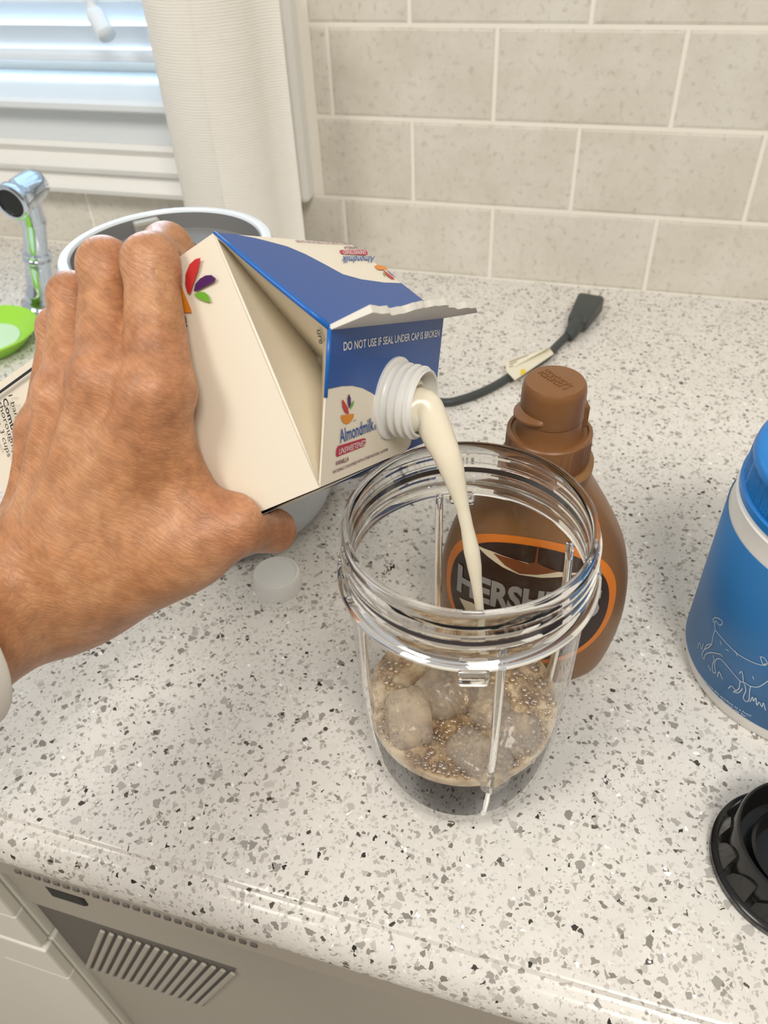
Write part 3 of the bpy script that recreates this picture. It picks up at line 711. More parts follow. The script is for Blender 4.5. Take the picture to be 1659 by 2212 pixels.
person = thing('person', 'tanned hand and forearm in white sleeve gripping the milk carton', 'person', tuple(J['wr']))
o = link('hand_and_forearm', me, skin(), person, True); o.matrix_parent_inverse = person.matrix_world.inverted()
# white sleeve cuff
ax_ = J['fa'] - J['wr']; ax_ /= np.linalg.norm(ax_)
c0 = J['wr'] + ax_ * 0.047
slm = mat('white_sleeve', (0.80, 0.77, 0.72), 0.8)
o = sweep('sleeve', [c0, c0 + ax_ * .003, c0 + ax_ * .03, c0 + ax_ * .09, c0 + ax_ * .16], [.0355, .0365, .038, .041, .046], slm, person, 40, subdiv=4, caps=False)
o.matrix_parent_inverse = person.matrix_world.inverted()

# ================================================================ BLENDER CUP
CX, CY = -0.0372, -0.5446
cup = thing('blender_cup', 'clear plastic blender cup with threaded rim holding iced coffee', 'cup', (CX, CY, 0))
mclear = bpy.data.materials.new('clear_plastic'); mclear.use_nodes = True; thin_clear(mclear, (0.965, 0.965, 0.96), 0.03, 1.45)
mrim = mat('clear_rim_plastic', (0.97, 0.97, 0.97), 0.03, trans=1.0, ior=1.42)
WT = 0.0013
outp = [(0.0, 0.0), (0.030, 0.0), (0.0350, 0.0008), (0.0375, 0.004), (0.0395, 0.010), (0.0417, 0.020), (0.0431, 0.030), (0.0442, 0.040), (0.0449, 0.050), (0.0455, 0.060), (0.0459, 0.070), (0.0463, 0.080), (0.0467, 0.095), (0.0470, 0.110), (0.0473, 0.1345)]
inp = [(0.0473 - WT, 0.1345), (0.0467 - WT, 0.095), (0.0463 - WT, 0.080), (0.0455 - WT, 0.060), (0.0449 - WT, 0.050), (0.0431 - WT, 0.030), (0.0417 - WT, 0.020), (0.0385 - WT, 0.010), (0.0335, 0.0055), (0.028, 0.0045), (0.0, 0.0045)]
cw_ = lathe('cup_wall', outp + inp, mclear, cup, 128)
minner = bpy.data.materials.new('clear_plastic_inside'); minner.use_nodes = True; thin_clear(minner, (0.985, 0.985, 0.98), 0.03, 1.0, lo=-1); cw_.data.materials.append(minner)
oz_, or_ = [q[1] for q in outp[1:]], [q[0] for q in outp[1:]]
for pl in cw_.data.polygons:
    c_ = pl.center; rr_ = math.hypot(c_.x, c_.y)
    if c_.z > 0.004 and rr_ < np.interp(c_.z, oz_, or_) - WT * 0.45: pl.material_index = 1
lathe('rim', [(0.0473, 0.1347), (0.0495, 0.1353), (0.0508, 0.1368), (0.0508, 0.1388), (0.0498, 0.1402), (0.0480, 0.1410), (0.0474, 0.1430), (0.0474, 0.1446), (0.0487, 0.1452), (0.0487, 0.1460), (0.0474, 0.1467), (0.0474, 0.1500), (0.0487, 0.1506), (0.0487, 0.1514), (0.0474, 0.1521),
               (0.0474, 0.1548), (0.0486, 0.1554), (0.0486, 0.1562), (0.0474, 0.1569), (0.0474, 0.1608), (0.0468, 0.1628), (0.0458, 0.1632), (0.0450, 0.1622), (0.0447, 0.1580), (0.0447, 0.1455), (0.0458, 0.1347)], mrim, cup, 160, closed=True)
lathe('refraction_band', [(0.04745, 0.1471), (0.0479, 0.1473), (0.0479, 0.1494), (0.04745, 0.1496)], mat('dark_refraction', (0.045, 0.038, 0.045), 0.15), cup, 160, closed=True)  # dark refraction at the collar, drawn as a thin solid ring
for ang in (-2.65, -1.08, 0.49, 2.06):                      # stirring ribs on the inside wall
    ca, sa = math.cos(ang), math.sin(ang)
    pts = [(r - WT - 0.0014) for r in (0.0400, 0.0431, 0.0455, 0.0463, 0.0459, 0.0448)]
    zz = (0.012, 0.030, 0.060, 0.080, 0.118, 0.139)
    sweep('rib', [(ca * r, sa * r, z) for r, z in zip(pts, zz)], [0.0016, 0.0018, 0.0018, 0.0018, 0.0018, 0.0016], mrim, cup, 12, up=(-sa, ca, 0), subdiv=2)
for ang in (-1.32, 0.25, 1.82, -2.89):                       # locking lugs under the rim
    bm = bmesh.new(); add_box(bm, 0.0462, 0.0508, -0.0055, 0.0055, 0.1280, 0.1352, 0.0012, 2, Matrix.Rotation(ang, 4, 'Z')); from_bm('lug', bm, mrim, cup)
def cyl_text(name, s, a0, a1, z0, z1, r, m, parent, bold=0.0, rot=0.0):
    v, f = text_2d(s, bold); out = []
    for p in v:
        a = a0 + (a1 - a0) * p[0]; z = z0 + (z1 - z0) * p[1] + rot * p[0]; out.append((r * math.cos(a), r * math.sin(a), z))
    return mesh(name, out, f, m, parent)
cyl_text('lettering', 'MAX', 2.52, 2.70, 0.0990, 0.1020, 0.0473, INK['black'], cup, 0.01)

# ---- coffee
LZ = 0.052
def noise3(x, y, s=0.0): return math.sin(210 * x + 3 * s) * math.cos(190 * y + 1.3 * s) + 0.5 * math.sin(420 * x + 300 * y + s)
coffee = mat('coffee', (0.020, 0.010, 0.005), 0.08, spec=0.12); t = NT(coffee); c = t.coord(); nz = t.noise(c, 55, 4.0, 0.6); sx = t.n('ShaderNodeSeparateXYZ'); t.l(c, sx.inputs[0])
top_ = t.math('GREATER_THAN', sx.outputs[2], LZ - 0.0045)
fo_ = t.ramp(nz.outputs['Fac'], [(0.32, (0.16, 0.085, 0.04)), (0.46, (0.46, 0.33, 0.20)), (0.60, (0.66, 0.54, 0.38))])
t.l(t.mix(top_, (0.014, 0.008, 0.005), fo_), t.b.inputs['Base Color']); t.l(t.math('MULTIPLY', top_, 0.4), t.b.inputs['Specular IOR Level'])
gap = 0.0003
n_, rings = 96, 14; v, f = [], []
side = [(0.0, 0.0049), (0.0278, 0.0049), (0.0333, 0.0060), (0.0385 - WT - gap, 0.0105), (0.0417 - WT - gap, 0.020), (0.0431 - WT - gap, 0.030), (0.0442 - WT - gap, 0.040), (0.0449 - WT - gap, 0.050), (0.0450 - WT - gap, LZ)]
prof = side + [((0.0450 - WT - gap) * (1 - k / rings), LZ) for k in range(1, rings + 1)]
liq = lathe('coffee', prof, coffee, None, n_); liq.location = (CX, CY, 0)
for q in liq.data.vertices:
    rr = math.hypot(q.co.x, q.co.y)
    if q.co.z > LZ - 1e-5 and rr < 0.0415: q.co.z += 0.0011 * noise3(q.co.x, q.co.y, 1.0)
tag(liq, 'dark iced coffee filling the bottom of the clear blender cup', 'coffee')
# ---- ice cubes
ice_m = mat('ice', (0.95, 0.88, 0.78), 0.08, trans=0.80, ior=1.31); t = NT(ice_m); nz = t.noise(t.coord(), 120, 3.0); t.bump(nz.outputs['Fac'], 0.002, 0.4)
def ice(px, py, z, sz, rot, label):
    p = onz((px, py), z); bm = bmesh.new(); bmesh.ops.create_cube(bm, size=2.0)
    bmesh.ops.subdivide_edges(bm, edges=bm.edges[:], cuts=4, use_grid_fill=True)
    R_ = Matrix.Rotation(rot[2], 4, 'Z') @ Matrix.Rotation(rot[1], 4, 'Y') @ Matrix.Rotation(rot[0], 4, 'X')
    for q in bm.verts:
        c = np.array(q.co); L = np.linalg.norm(c, 4 and 2); s4 = (np.abs(c) ** 4).sum() ** 0.25; c = c / s4 * (0.94 + 0.06 * noise3(c[0] * .01, c[1] * .013, c[2] * 3 + px))
        q.co = R_ @ Vector((c[0] * sz[0], c[1] * sz[1], c[2] * sz[2]))
    o = from_bm('ice_cube', bm, ice_m, None, True); o.location = p; return tag(o, label, 'ice', 'ice cubes in the coffee')
ice(880, 1555, 0.054, (.010, .014, .013), (0.3, 0.2, 0.5), 'large milky ice cube against the cup wall on the sink side')
ice(965, 1495, 0.058, (.013, .012, .010), (0.1, 0.5, 0.9), 'clear glossy ice cube beside the milk stream')
ice(1035, 1640, 0.050, (.015, .010, .009), (0.2, 0.1, -0.4), 'flat tan ice cube by the near wall of the cup')
ice(1112, 1592, 0.051, (.0105, .0115, .009), (0.5, 0.3, 0.2), 'half sunk ice cube beside the inner rib nearest the tub')
ice(1055, 1535, 0.051, (.010, .012, .009), (0.1, 0.6, 0.6), 'slim ice cube leaning in the bubbles at the centre')
# ---- foam bubbles
foam_m = bpy.data.materials.new('bubble'); foam_m.use_nodes = True; thin_clear(foam_m, (0.92, 0.87, 0.77), 0.04, 2.1)
bm = bmesh.new(); rnd = random.Random(3); rows_ = []
for k in range(2100):
    a = rnd.uniform(0, 2 * PI); rr = 0.0415 * math.sqrt(rnd.random())
    x, y = rr * math.cos(a), rr * math.sin(a)
    dens = 0.25 + 0.9 * (x > 0.002) + 0.6 * (rr > 0.034) + 0.8 * (abs(x - 0.0) < .012 and y < 0.0)
    if rnd.random() * 1.6 > dens: continue
    rows_.append((x, y, rnd.choice([.0007, .0008, .0010, .0012, .0015, .0020])))
for k in range(260):
    a = rnd.uniform(-2.6, -0.2); rr = rnd.uniform(0.036, 0.042); rows_.append((rr * math.cos(a), rr * math.sin(a), rnd.choice([.0007, .0009, .0012])))
for (x, y, r) in rows_:
    z = LZ + 0.0011 * noise3(x, y, 1.0) + r * 0.35
    bmesh.ops.create_icosphere(bm, subdivisions=1 if r < .0011 else 2, radius=r, matrix=Matrix.Translation((x, y, z)))
o = from_bm('coffee_foam', bm, foam_m, None, True); o.location = (CX, CY, 0); tag(o, 'tan foam of small bubbles on the coffee surface', 'foam', None, 'stuff')

# ================================================================ SYRUP BOTTLE
BX, BY = -0.0168, -0.4642
bot = thing('syrup_bottle', 'brown plastic chocolate syrup bottle with flip cap standing behind the blender cup', 'bottle', (BX, BY, 0))
brown = mat('brown_bottle', (0.235, 0.110, 0.038), 0.34, sss=0.05)
capm = mat('brown_cap', (0.215, 0.095, 0.034), 0.36)
# half width / half depth / z
bp = [(0.030, 0.020, 0.0), (0.0400, 0.0270, 0.0012), (0.0432, 0.0290, 0.006), (0.0455, 0.0300, 0.015), (0.0478, 0.0308, 0.030), (0.0487, 0.0310, 0.045), (0.0480, 0.0308, 0.060), (0.0462, 0.0303, 0.072), (0.0428, 0.0295, 0.085), (0.0385, 0.0283, 0.095), (0.0330, 0.0262, 0.105),
      (0.0275, 0.0235, 0.114), (0.0232, 0.0212, 0.121), (0.0208, 0.0203, 0.126), (0.0200, 0.0200, 0.128), (0.0213, 0.0213, 0.1285), (0.0215, 0.0215, 0.1335), (0.0205, 0.0205, 0.1345), (0.018, 0.018, 0.1350)]
PW = 2.25
def bsurf(th, w, d): c, s = math.cos(th), math.sin(th); return (w * math.copysign(abs(c) ** (2 / PW), c), d * math.copysign(abs(s) ** (2 / PW), s))
v, f = [], []; n_ = 96
zs_ = []
for i in range(len(bp) - 1):
    k = 4 if i < 13 else 1
    for j in range(k): zs_.append(i + j / k)
zs_.append(len(bp) - 1)
bz = np.array([q[2] for q in bp]); bw = np.array([q[0] for q in bp]); bd = np.array([q[1] for q in bp])
def cr(arr, s):
    i = min(int(s), len(arr) - 2); t_ = s - i; p0, p1, p2, p3 = arr[max(i - 1, 0)], arr[i], arr[i + 1], arr[min(i + 2, len(arr) - 1)]
    if i >= 12 or i < 2: return p1 * (1 - t_) + p2 * t_
    return 0.5 * (2 * p1 + (p2 - p0) * t_ + (2 * p0 - 5 * p1 + 4 * p2 - p3) * t_ ** 2 + (3 * p1 - p0 - 3 * p2 + p3) * t_ ** 3)
for s in zs_:
    w, d, z = cr(bw, s), cr(bd, s), cr(bz, s)
    for k in range(n_): x, y = bsurf(2 * PI * k / n_, w, d); v.append((x, y, z))
for i in range(len(zs_) - 1):
    for k in range(n_): f.append((i * n_ + k, i * n_ + (k + 1) % n_, (i + 1) * n_ + (k + 1) % n_, (i + 1) * n_ + k))
f.append(tuple(range(n_ - 1, -1, -1))); f.append(tuple((len(zs_) - 1) * n_ + k for k in range(n_)))
o = mesh('body', v, f, brown, bot); smooth_by_angle(o, 40)
def bfront(x, z, off):                                       # front of the bottle at width x, height z
    w, d = np.interp(z, bz, bw), np.interp(z, bz, bd)
    u = min(abs(x) / w, 0.995); return (x * (1 + off / w), -d * (1 - u ** PW) ** (1 / PW) - off, z)
def bpoly(name, pts, m, off, par=bot, cuts=3):
    bm = bmesh.new(); fc = bm.faces.new([bm.verts.new((p[0], 0, p[1])) for p in pts]); bmesh.ops.triangulate(bm, faces=[fc])
    bmesh.ops.subdivide_edges(bm, edges=bm.edges[:], cuts=cuts, use_grid_fill=True)
    for q in bm.verts: q.co = bfront(q.co.x, q.co.z, off)
    return from_bm(name, bm, m, par)
def blabel(name, rx, rz, cz, m, off):                        # oval label, ring grid
    v, f = [], []; n, mr = 72, 14
    for i in range(mr + 1):
        for k in range(n):
            a = 2 * PI * k / n; s = i / mr
            x, z = rx * s * math.copysign(abs(math.cos(a)) ** .92, math.cos(a)), cz + rz * s * math.copysign(abs(math.sin(a)) ** .92, math.sin(a)); v.append(bfront(x, z, off))
    for i in range(mr):
        for k in range(n): f.append((i * n + k, i * n + (k + 1) % n, (i + 1) * n + (k + 1) % n, (i + 1) * n + k))
    return mesh(name, v, f, m, bot, True)
LBZ = 0.0640
orange_m = mat('label_orange', (0.72, 0.20, 0.015), 0.4); ldark = mat('label_dark_brown', (0.030, 0.012, 0.008), 0.35); lgrey = mat('label_silver', (0.34, 0.33, 0.32), 0.35)
blabel('label_border', 0.0420, 0.0425, LBZ, orange_m, 0.0003)
lab = blabel('label', 0.0388, 0.0388, LBZ, ldark, 0.0006)
def btext(s, x0, x1, z0, z1, m, bold=0.0, off=0.0010):
    v, f = text_2d(s, bold); bm = bmesh.new(); vv = [bm.verts.new((x0 + (x1 - x0) * p[0], 0, z0 + (z1 - z0) * p[1])) for p in v]
    for q in f:
        try: bm.faces.new([vv[i] for i in q])
        except ValueError: pass
    for q in bm.verts: q.co = bfront(q.co.x, q.co.z, off)
    return from_bm('lettering', bm, m, bot)
btext("HERSHEY'S", -0.0345, 0.0345, 0.0615, 0.0770, lgrey, 0.042)
btext('SYRUP', -0.015, 0.015, 0.0465, 0.0545, lgrey, 0.03)
cream_m = mat('label_cream', (0.72, 0.62, 0.45), 0.4); syr = mat('label_syrup', (0.20, 0.055, 0.015), 0.3)
bpoly('printed_spoon', [(-0.026, 0.0940), (-0.018, 0.0947), (-0.006, 0.0940), (0.004, 0.0930), (0.012, 0.0905), (0.024, 0.0895), (0.016, 0.0877), (0.006, 0.0860), (-0.004, 0.0857), (-0.012, 0.0877), (-0.020, 0.0910)], cream_m, 0.0009, cuts=1)
bpoly('printed_syrup', [(-0.017, 0.0943), (-0.006, 0.0943), (-0.001, 0.0933), (0.003, 0.0950), (0.006, 0.0933), (0.013, 0.0907), (0.004, 0.0877), (-0.004, 0.0865), (-0.011, 0.0895)], syr, 0.0012, cuts=1)
bpoly('printed_syrup_drip', [(0.0022, 0.0940), (0.0034, 0.0940), (0.0031, 0.1035), (0.0025, 0.1035)], syr, 0.0012, cuts=1)
bpoly('printed_swirl', [(-0.033, 0.0560), (-0.026, 0.0575), (-0.018, 0.0540), (-0.020, 0.0470), (-0.027, 0.0460)], cream_m, 0.0009, cuts=1)
# cap
def rip(a, z): return 0.016 * (math.sin(90 * a) > 0) if 0.1362 < z < 0.1478 else 0.0
lathe('cap_ring', [(0.0, 0.1351), (0.0186, 0.1351), (0.0190, 0.1360), (0.0190, 0.1364), (0.0188, 0.1476), (0.0190, 0.1480), (0.0190, 0.1496), (0.0184, 0.1503), (0.0172, 0.1504), (0.0168, 0.1492), (0.0150, 0.1490), (0.0, 0.1490)], capm, bot, 180, ripple=rip)
lathe('cap_neck', [(0.0, 0.1488), (0.0152, 0.1488), (0.0145, 0.1500), (0.0138, 0.1535), (0.0136, 0.1575), (0.0, 0.1575)], capm, bot, 64)
lid_ = lathe('flip_lid', [(0.0, 0.1578), (0.0139, 0.1578), (0.0141, 0.1585), (0.0138, 0.1710), (0.0134, 0.1735), (0.0124, 0.1750), (0.0110, 0.1753), (0.0, 0.1752)], capm, bot, 64)
v, f = [], []; n = 20                                       # crescent thumb tab
a0, a1 = PI + 0.15, PI + 1.75
for i in range(n + 1):
    u = i / n; a = a0 + (a1 - a0) * u - 0.25; r1 = 0.0134 + 0.0045 * math.sin(PI * u) ** 0.8
    for (r, z) in ((0.0132, 0.1612), (r1, 0.1606), (r1, 0.1616), (0.0132, 0.1632)): v.append((r * math.cos(a), r * math.sin(a), z))
for i in range(n):
    for k in range(4): f.append((i * 4 + k, i * 4 + (k + 1) % 4, (i + 1) * 4 + (k + 1) % 4, (i + 1) * 4 + k))
f += [(0, 1, 2, 3), (n * 4 + 3, n * 4 + 2, n * 4 + 1, n * 4)]
o = mesh('thumb_tab', v, f, capm, lid_); smooth_by_angle(o, 30)
bm = bmesh.new(); add_box(bm, 0.0125, 0.0158, -0.004, 0.004, 0.152, 0.163, 0.0008, 2, Matrix.Rotation(0.35, 4, 'Z')); from_bm('hinge', bm, capm, bot)
v, f = text_2d("HERSHEY'S", 0.02, 0.06); ca, sa = math.cos(-0.72), math.sin(-0.72)
o = mesh('raised_lettering', [((ca * (p[0] - .5) * .0165 - sa * (p[1] - .5) * .0052), (sa * (p[0] - .5) * .0165 + ca * (p[1] - .5) * .0052) + 0.0005, 0.1752 + 0.0045 * (p[2] + 0.03)) for p in v], f, capm, lid_)

# ================================================================ COLLAGEN TUB
TX, TY, TR = 0.1275, -0.4433, 0.0572
tub = thing('powder_tub', 'blue plastic powder tub with white base and ribbed blue lid', 'tub', (TX, TY, 0))
tw = mat('tub_white', (0.80, 0.78, 0.74), 0.35); tbl = mat('tub_blue', (0.028, 0.175, 0.44), 0.4); tlid = mat('tub_lid_blue', (0.012, 0.21, 0.62), 0.32)
lathe('body', [(0.0, 0.0), (TR - 0.004, 0.0), (TR - 0.0012, 0.0015), (TR, 0.005), (TR + 0.0004, 0.012), (TR + 0.0004, 0.103), (TR - 0.0005, 0.106), (TR - 0.0005, 0.114), (TR - 0.004, 0.117), (0.0, 0.117)], tw, tub, 128)
lathe('wrap_label', [(TR + 0.0004, 0.0105), (TR + 0.0008, 0.0108), (TR + 0.0008, 0.1035), (TR + 0.0004, 0.1038)], tbl, tub, 128, closed=False) if False else None
v, f = [], []; n_ = 128
for (r, z) in ((TR + 0.0005, 0.0105), (TR + 0.0009, 0.0108), (TR + 0.0009, 0.1032), (TR + 0.0005, 0.1035)):
    for k in range(n_): a = 2 * PI * k / n_; v.append((r * math.cos(a), r * math.sin(a), z))
for i in range(3):
    for k in range(n_): f.append((i * n_ + k, i * n_ + (k + 1) % n_, (i + 1) * n_ + (k + 1) % n_, (i + 1) * n_ + k))
mesh('wrap_label', v, f, tbl, tub, True)
def trip(a, z): return 0.011 * (math.sin(150 * a) > 0) if 0.1228 < z < 0.1348 else 0.0
lidr = TR - 0.0015
lathe('lid', [(lidr - 0.003, 0.1168), (lidr + 0.0004, 0.1168), (lidr + 0.0004, 0.1205), (lidr - 0.0012, 0.1212), (lidr - 0.0012, 0.1222), (lidr - 0.0010, 0.1226), (lidr - 0.0010, 0.1230), (lidr - 0.0016, 0.1346), (lidr - 0.0012, 0.1350), (lidr - 0.0016, 0.1378),
               (lidr - 0.0034, 0.1396), (lidr - 0.0056, 0.1402), (lidr - 0.010, 0.1400), (lidr - 0.0106, 0.1394), (lidr - 0.0112, 0.1400), (0.0, 0.1400)], tlid, tub, 360, ripple=trip)
def on_cyl(p, r):
    o = CAM - np.array([TX, TY, 0]); d = ray(p); a = d[0] ** 2 + d[1] ** 2; b = o[0] * d[0] + o[1] * d[1]; c = o[0] ** 2 + o[1] ** 2 - r * r
    D_ = max(b * b - a * c, 0.0); return o + d * (-b - math.sqrt(D_)) / a
def line_on_tub(name, pts, w, m):
    P = [on_cyl(p, TR + 0.0011) for p in pts]
    if len(P) > 2:
        Q = []
        for i in range(len(P) - 1):
            p0, p1, p2, p3 = P[max(i - 1, 0)], P[i], P[i + 1], P[min(i + 2, len(P) - 1)]
            for k in range(4):
                u = k / 4; Q.append(0.5 * ((2 * p1) + (-p0 + p2) * u + (2 * p0 - 5 * p1 + 4 * p2 - p3) * u * u + (-p0 + 3 * p1 - 3 * p2 + p3) * u ** 3))
        P = Q + [P[-1]]
    v, f = [], []
    for i, p in enumerate(P):
        rad = np.array([p[0], p[1], 0]); rad /= np.linalg.norm(rad); p = rad * (TR + 0.0011) + np.array([0, 0, p[2]])
        t = P[min(i + 1, len(P) - 1)] - P[max(i - 1, 0)]; s = np.cross(rad, t); s /= np.linalg.norm(s) + 1e-9
        v += [p - s * w / 2, p + s * w / 2]
    f = [(2 * i, 2 * i + 1, 2 * i + 3, 2 * i + 2) for i in range(len(P) - 1)]
    return mesh(name, v, f, m, tub)
lw = mat('label_pale_line', (0.62, 0.70, 0.76), 0.5)
Z6 = lambda x, y: (1360 + x * 299 / 827, 840 + y * 800 / 2212)
cow = [[(512, 1400), (498, 1385), (508, 1368), (530, 1370), (552, 1385), (553, 1402), (540, 1412), (525, 1398), (514, 1385), (508, 1405), (512, 1440)],
       [(512, 1440), (545, 1480), (590, 1530), (635, 1575), (680, 1605), (740, 1635), (790, 1650), (812, 1640)],
       [(512, 1440), (498, 1480), (490, 1525), (470, 1545), (445, 1560), (432, 1590), (445, 1615)], [(490, 1525), (462, 1530), (440, 1570)],
       [(445, 1615), (455, 1585), (490, 1575), (540, 1585), (555, 1600)], [(498, 1590), (505, 1620), (495, 1650), (497, 1690), (513, 1695), (508, 1655), (515, 1620), (540, 1612), (570, 1640), (620, 1700), (660, 1745), (690, 1755)],
       [(690, 1755), (720, 1775), (770, 1780), (827, 1745)], [(660, 1745), (655, 1785), (640, 1800), (620, 1810), (650, 1815), (675, 1790)],
       [(685, 1760), (695, 1800), (680, 1840), (690, 1865), (712, 1860), (718, 1800), (725, 1775)], [(780, 1600), (800, 1650), (822, 1640), (805, 1608), (780, 1600)], [(655, 1700), (672, 1690), (680, 1750)],
       [(720, 1870), (735, 1840), (740, 1865), (755, 1845), (760, 1890), (775, 1870), (790, 1900), (800, 1875), (812, 1920)], [(405, 1550), (420, 1515), (430, 1555), (440, 1520)], [(525, 1720), (535, 1690), (555, 1735)],
       [(540, 1505), (550, 1530)], [(630, 1565), (645, 1595)], [(735, 1715), (742, 1735)], [(590, 1790), (610, 1775), (640, 1810)], [(470, 1650), (485, 1685)], [(575, 1555), (592, 1565)]]
for c_ in cow: line_on_tub('printed_cow_line', [Z6(*p) for p in c_], 0.00042, lw)
def tub_text(s, p0, p1, p2, bold=0.0):
    A, B, D_ = (on_cyl(p, TR + 0.0011) for p in (p0, p1, p2))
    aa = lambda q: math.atan2(q[1], q[0])
    v, f = text_2d(s, bold); out = []
    for q in v:
        a = aa(A) + (aa(B) - aa(A)) * q[0]; z = A[2] + (B[2] - A[2]) * q[0] + (D_[2] - A[2]) * q[1]; out.append(((TR + .0011) * math.cos(a), (TR + .0011) * math.sin(a), z))
    mesh('lettering', out, f, lw, tub)
tub_text('Notice: Use this product as a food', Z6(416, 1708), Z6(722, 1958), Z6(418, 1694)); tub_text('supplement only. Do not use for', Z6(412, 1726), Z6(695, 1962), Z6(414, 1712)); tub_text('weight reduction.', Z6(412, 1744), Z6(545, 1876), Z6(414, 1730))
A_ = [on_cyl(Z6(x, y), TR + 0.0011) for x, y in ((818, 1180), (818, 1255))]
tub_text('V', (1652, 1292), (1678, 1300), (1653, 1262), 0.03)

# ================================================================ BLACK BLADE BASE
lidb = thing('blade_base', 'glossy black plastic blade base lying upside down near the counter front', 'blade base', (0.1172, -0.5615, 0))
RB = 0.0352
lathe('flange', [(RB - 0.006, 0.0), (RB - 0.0008, 0.0), (RB, 0.0010), (RB, 0.0042), (RB - 0.0010, 0.0052), (RB - 0.0055, 0.0060), (RB - 0.0062, 0.0060)], M['black_plastic'], lidb, 120, closed=True)
lathe('collar', [(RB - 0.0063, 0.002), (RB - 0.0060, 0.0240), (RB - 0.0066, 0.0252), (RB - 0.0074, 0.0250), (RB - 0.0080, 0.0235), (RB - 0.0086, 0.0120), (RB - 0.0095, 0.0100), (RB - 0.0140, 0.0095), (RB - 0.0145, 0.0150), (RB - 0.0160, 0.0155), (RB - 0.0166, 0.0135), (RB - 0.0164, 0.0125),
                  (RB - 0.0172, 0.0115), (RB - 0.0180, 0.0060), (0.0, 0.0055), (0.0, 0.002)], M['black_plastic'], lidb, 120)
gm2 = mat('black_gloss_web', (0.02, 0.02, 0.018), 0.18)
for k in range(14):
    a = 2 * PI * k / 14; v = []; n = 6
    for i in range(n + 1):
        u = i / n; aa = a + 0.36 * u; h = 0.006 + 0.012 * math.sin(PI * u * 0.5 + 0.2) 
        for r, z in ((RB - 0.0061, 0.0058), (RB - 0.0022, 0.0058), (RB - 0.0050, h), (RB - 0.0061, h)): v.append((r * math.cos(aa), r * math.sin(aa), z))
    f = [(i * 4 + q, i * 4 + (q + 1) % 4, i * 4 + 4 + (q + 1) % 4, i * 4 + 4 + q) for i in range(n) for q in range(4)] + [(3, 2, 1, 0), (n * 4, n * 4 + 1, n * 4 + 2, n * 4 + 3)]
    o = mesh('grip_fin', v, f, gm2, lidb); smooth_by_angle(o, 30)

# ================================================================ WHITE BOTTLE CAP
capw = thing('screw_cap', 'small white plastic screw cap lying on the counter below the hand', 'cap', (-0.1719, -0.4565, 0))
wc = mat('cap_white', (0.84, 0.84, 0.82), 0.35, sss=0.15)
def wrip(a, z): return 0.012 * (math.sin(60 * a) > 0) if 0.001 < z < 0.0098 else 0
lathe('shell', [(0.0128, 0.0), (0.0150, 0.0), (0.0152, 0.0008), (0.0152, 0.0012), (0.0146, 0.0097), (0.0145, 0.0104), (0.0140, 0.0118), (0.0132, 0.0123), (0.0126, 0.0121), (0.0120, 0.0113), (0.0, 0.0109), (0.0, 0.0095), (0.0125, 0.0095)], wc, capw, 120, closed=False, ripple=wrip)

# ================================================================ BLENDER MOTOR BASE WITH CORD
MX, MY = -0.2438, -0.3830
base = thing('countertop_blender', 'pale grey countertop blender without its cup, socket open, behind the carton', 'blender', (MX, MY, 0))
bwm = mat('base_pale_grey', (0.56, 0.60, 0.64), 0.28); bin_ = mat('socket_grey', (0.20, 0.20, 0.20), 0.45); brm = mat('base_rim', (0.78, 0.86, 0.93), 0.18); clip = mat('clip_grey', (0.36, 0.34, 0.30), 0.35)
lathe('body', [(0.0, 0.006), (0.070, 0.006), (0.0775, 0.008), (0.0800, 0.014), (0.0800, 0.022), (0.0765, 0.036), (0.0700, 0.055), (0.0630, 0.078), (0.0582, 0.105), (0.0570, 0.135), (0.0590, 0.158), (0.0608, 0.172), (0.0, 0.172)], bwm, base, 128)
lathe('socket_rim', [(0.0606, 0.1722), (0.0600, 0.1800), (0.0588, 0.1830), (0.0572, 0.1838), (0.0540, 0.1836), (0.0532, 0.1825), (0.0530, 0.1722)], brm, base, 128, closed=True)
lathe('socket', [(0.0529, 0.1722), (0.0529, 0.1822), (0.0526, 0.1822), (0.0518, 0.1730), (0.0510, 0.1724), (0.0, 0.1724)], bin_, base, 96, closed=False)
lathe('drive_gear', [(0.0, 0.1725), (0.017, 0.1725), (0.0165, 0.179), (0.014, 0.181), (0.0, 0.181)], M['black_plastic'], base, 40, ripple=lambda a, z: 0.10 * (math.sin(12 * a) > 0))
for a in (2.32, 0.35, -1.75):
    bm = bmesh.new(); add_box(bm, 0.0455, 0.0533, -0.008, 0.008, 0.1735, 0.1818, 0.0015, 2, Matrix.Rotation(a, 4, 'Z')); from_bm('lock_clip', bm, clip, base)
for a in (0.2, 1.77, 3.3, 5.05):
    lathe('foot', [(0.0, 0.0), (0.010, 0.0), (0.011, 0.002), (0.0105, 0.0065), (0.0, 0.0065)], M['black_rubber'], base, 24, cx=0.062 * math.cos(a), cy=0.062 * math.sin(a))
MO = np.array([MX, MY, 0])
cordm = mat('cord_rubber', (0.055, 0.062, 0.062), 0.45)
def g_(px, py, z): return onz((px, py), z) - MO
cz = 0.0036
sweep('power_cord', [np.array([0.079, 0.02, 0.016]), np.array([0.094, 0.055, 0.005]), g_(830, 840, cz), g_(945, 868, cz), g_(1000, 862, cz), g_(1060, 838, cz), g_(1105, 812, cz), g_(1170, 778, cz), g_(1205, 745, cz + .001), g_(1238, 712, cz + .004)], 0.0035, cordm, base, 14, subdiv=6)
p0_, p1_ = g_(1246, 700, .010), g_(1277, 646, .012); pd = p1_ - p0_; pd[2] = 0; plen = np.linalg.norm(pd); pd /= plen; ps = np.cross(pd, (0, 0, 1))
M4 = Matrix([[pd[0], ps[0], 0, p0_[0]], [pd[1], ps[1], 0, p0_[1]], [0, 0, 1, 0.0095], [0, 0, 0, 1]])
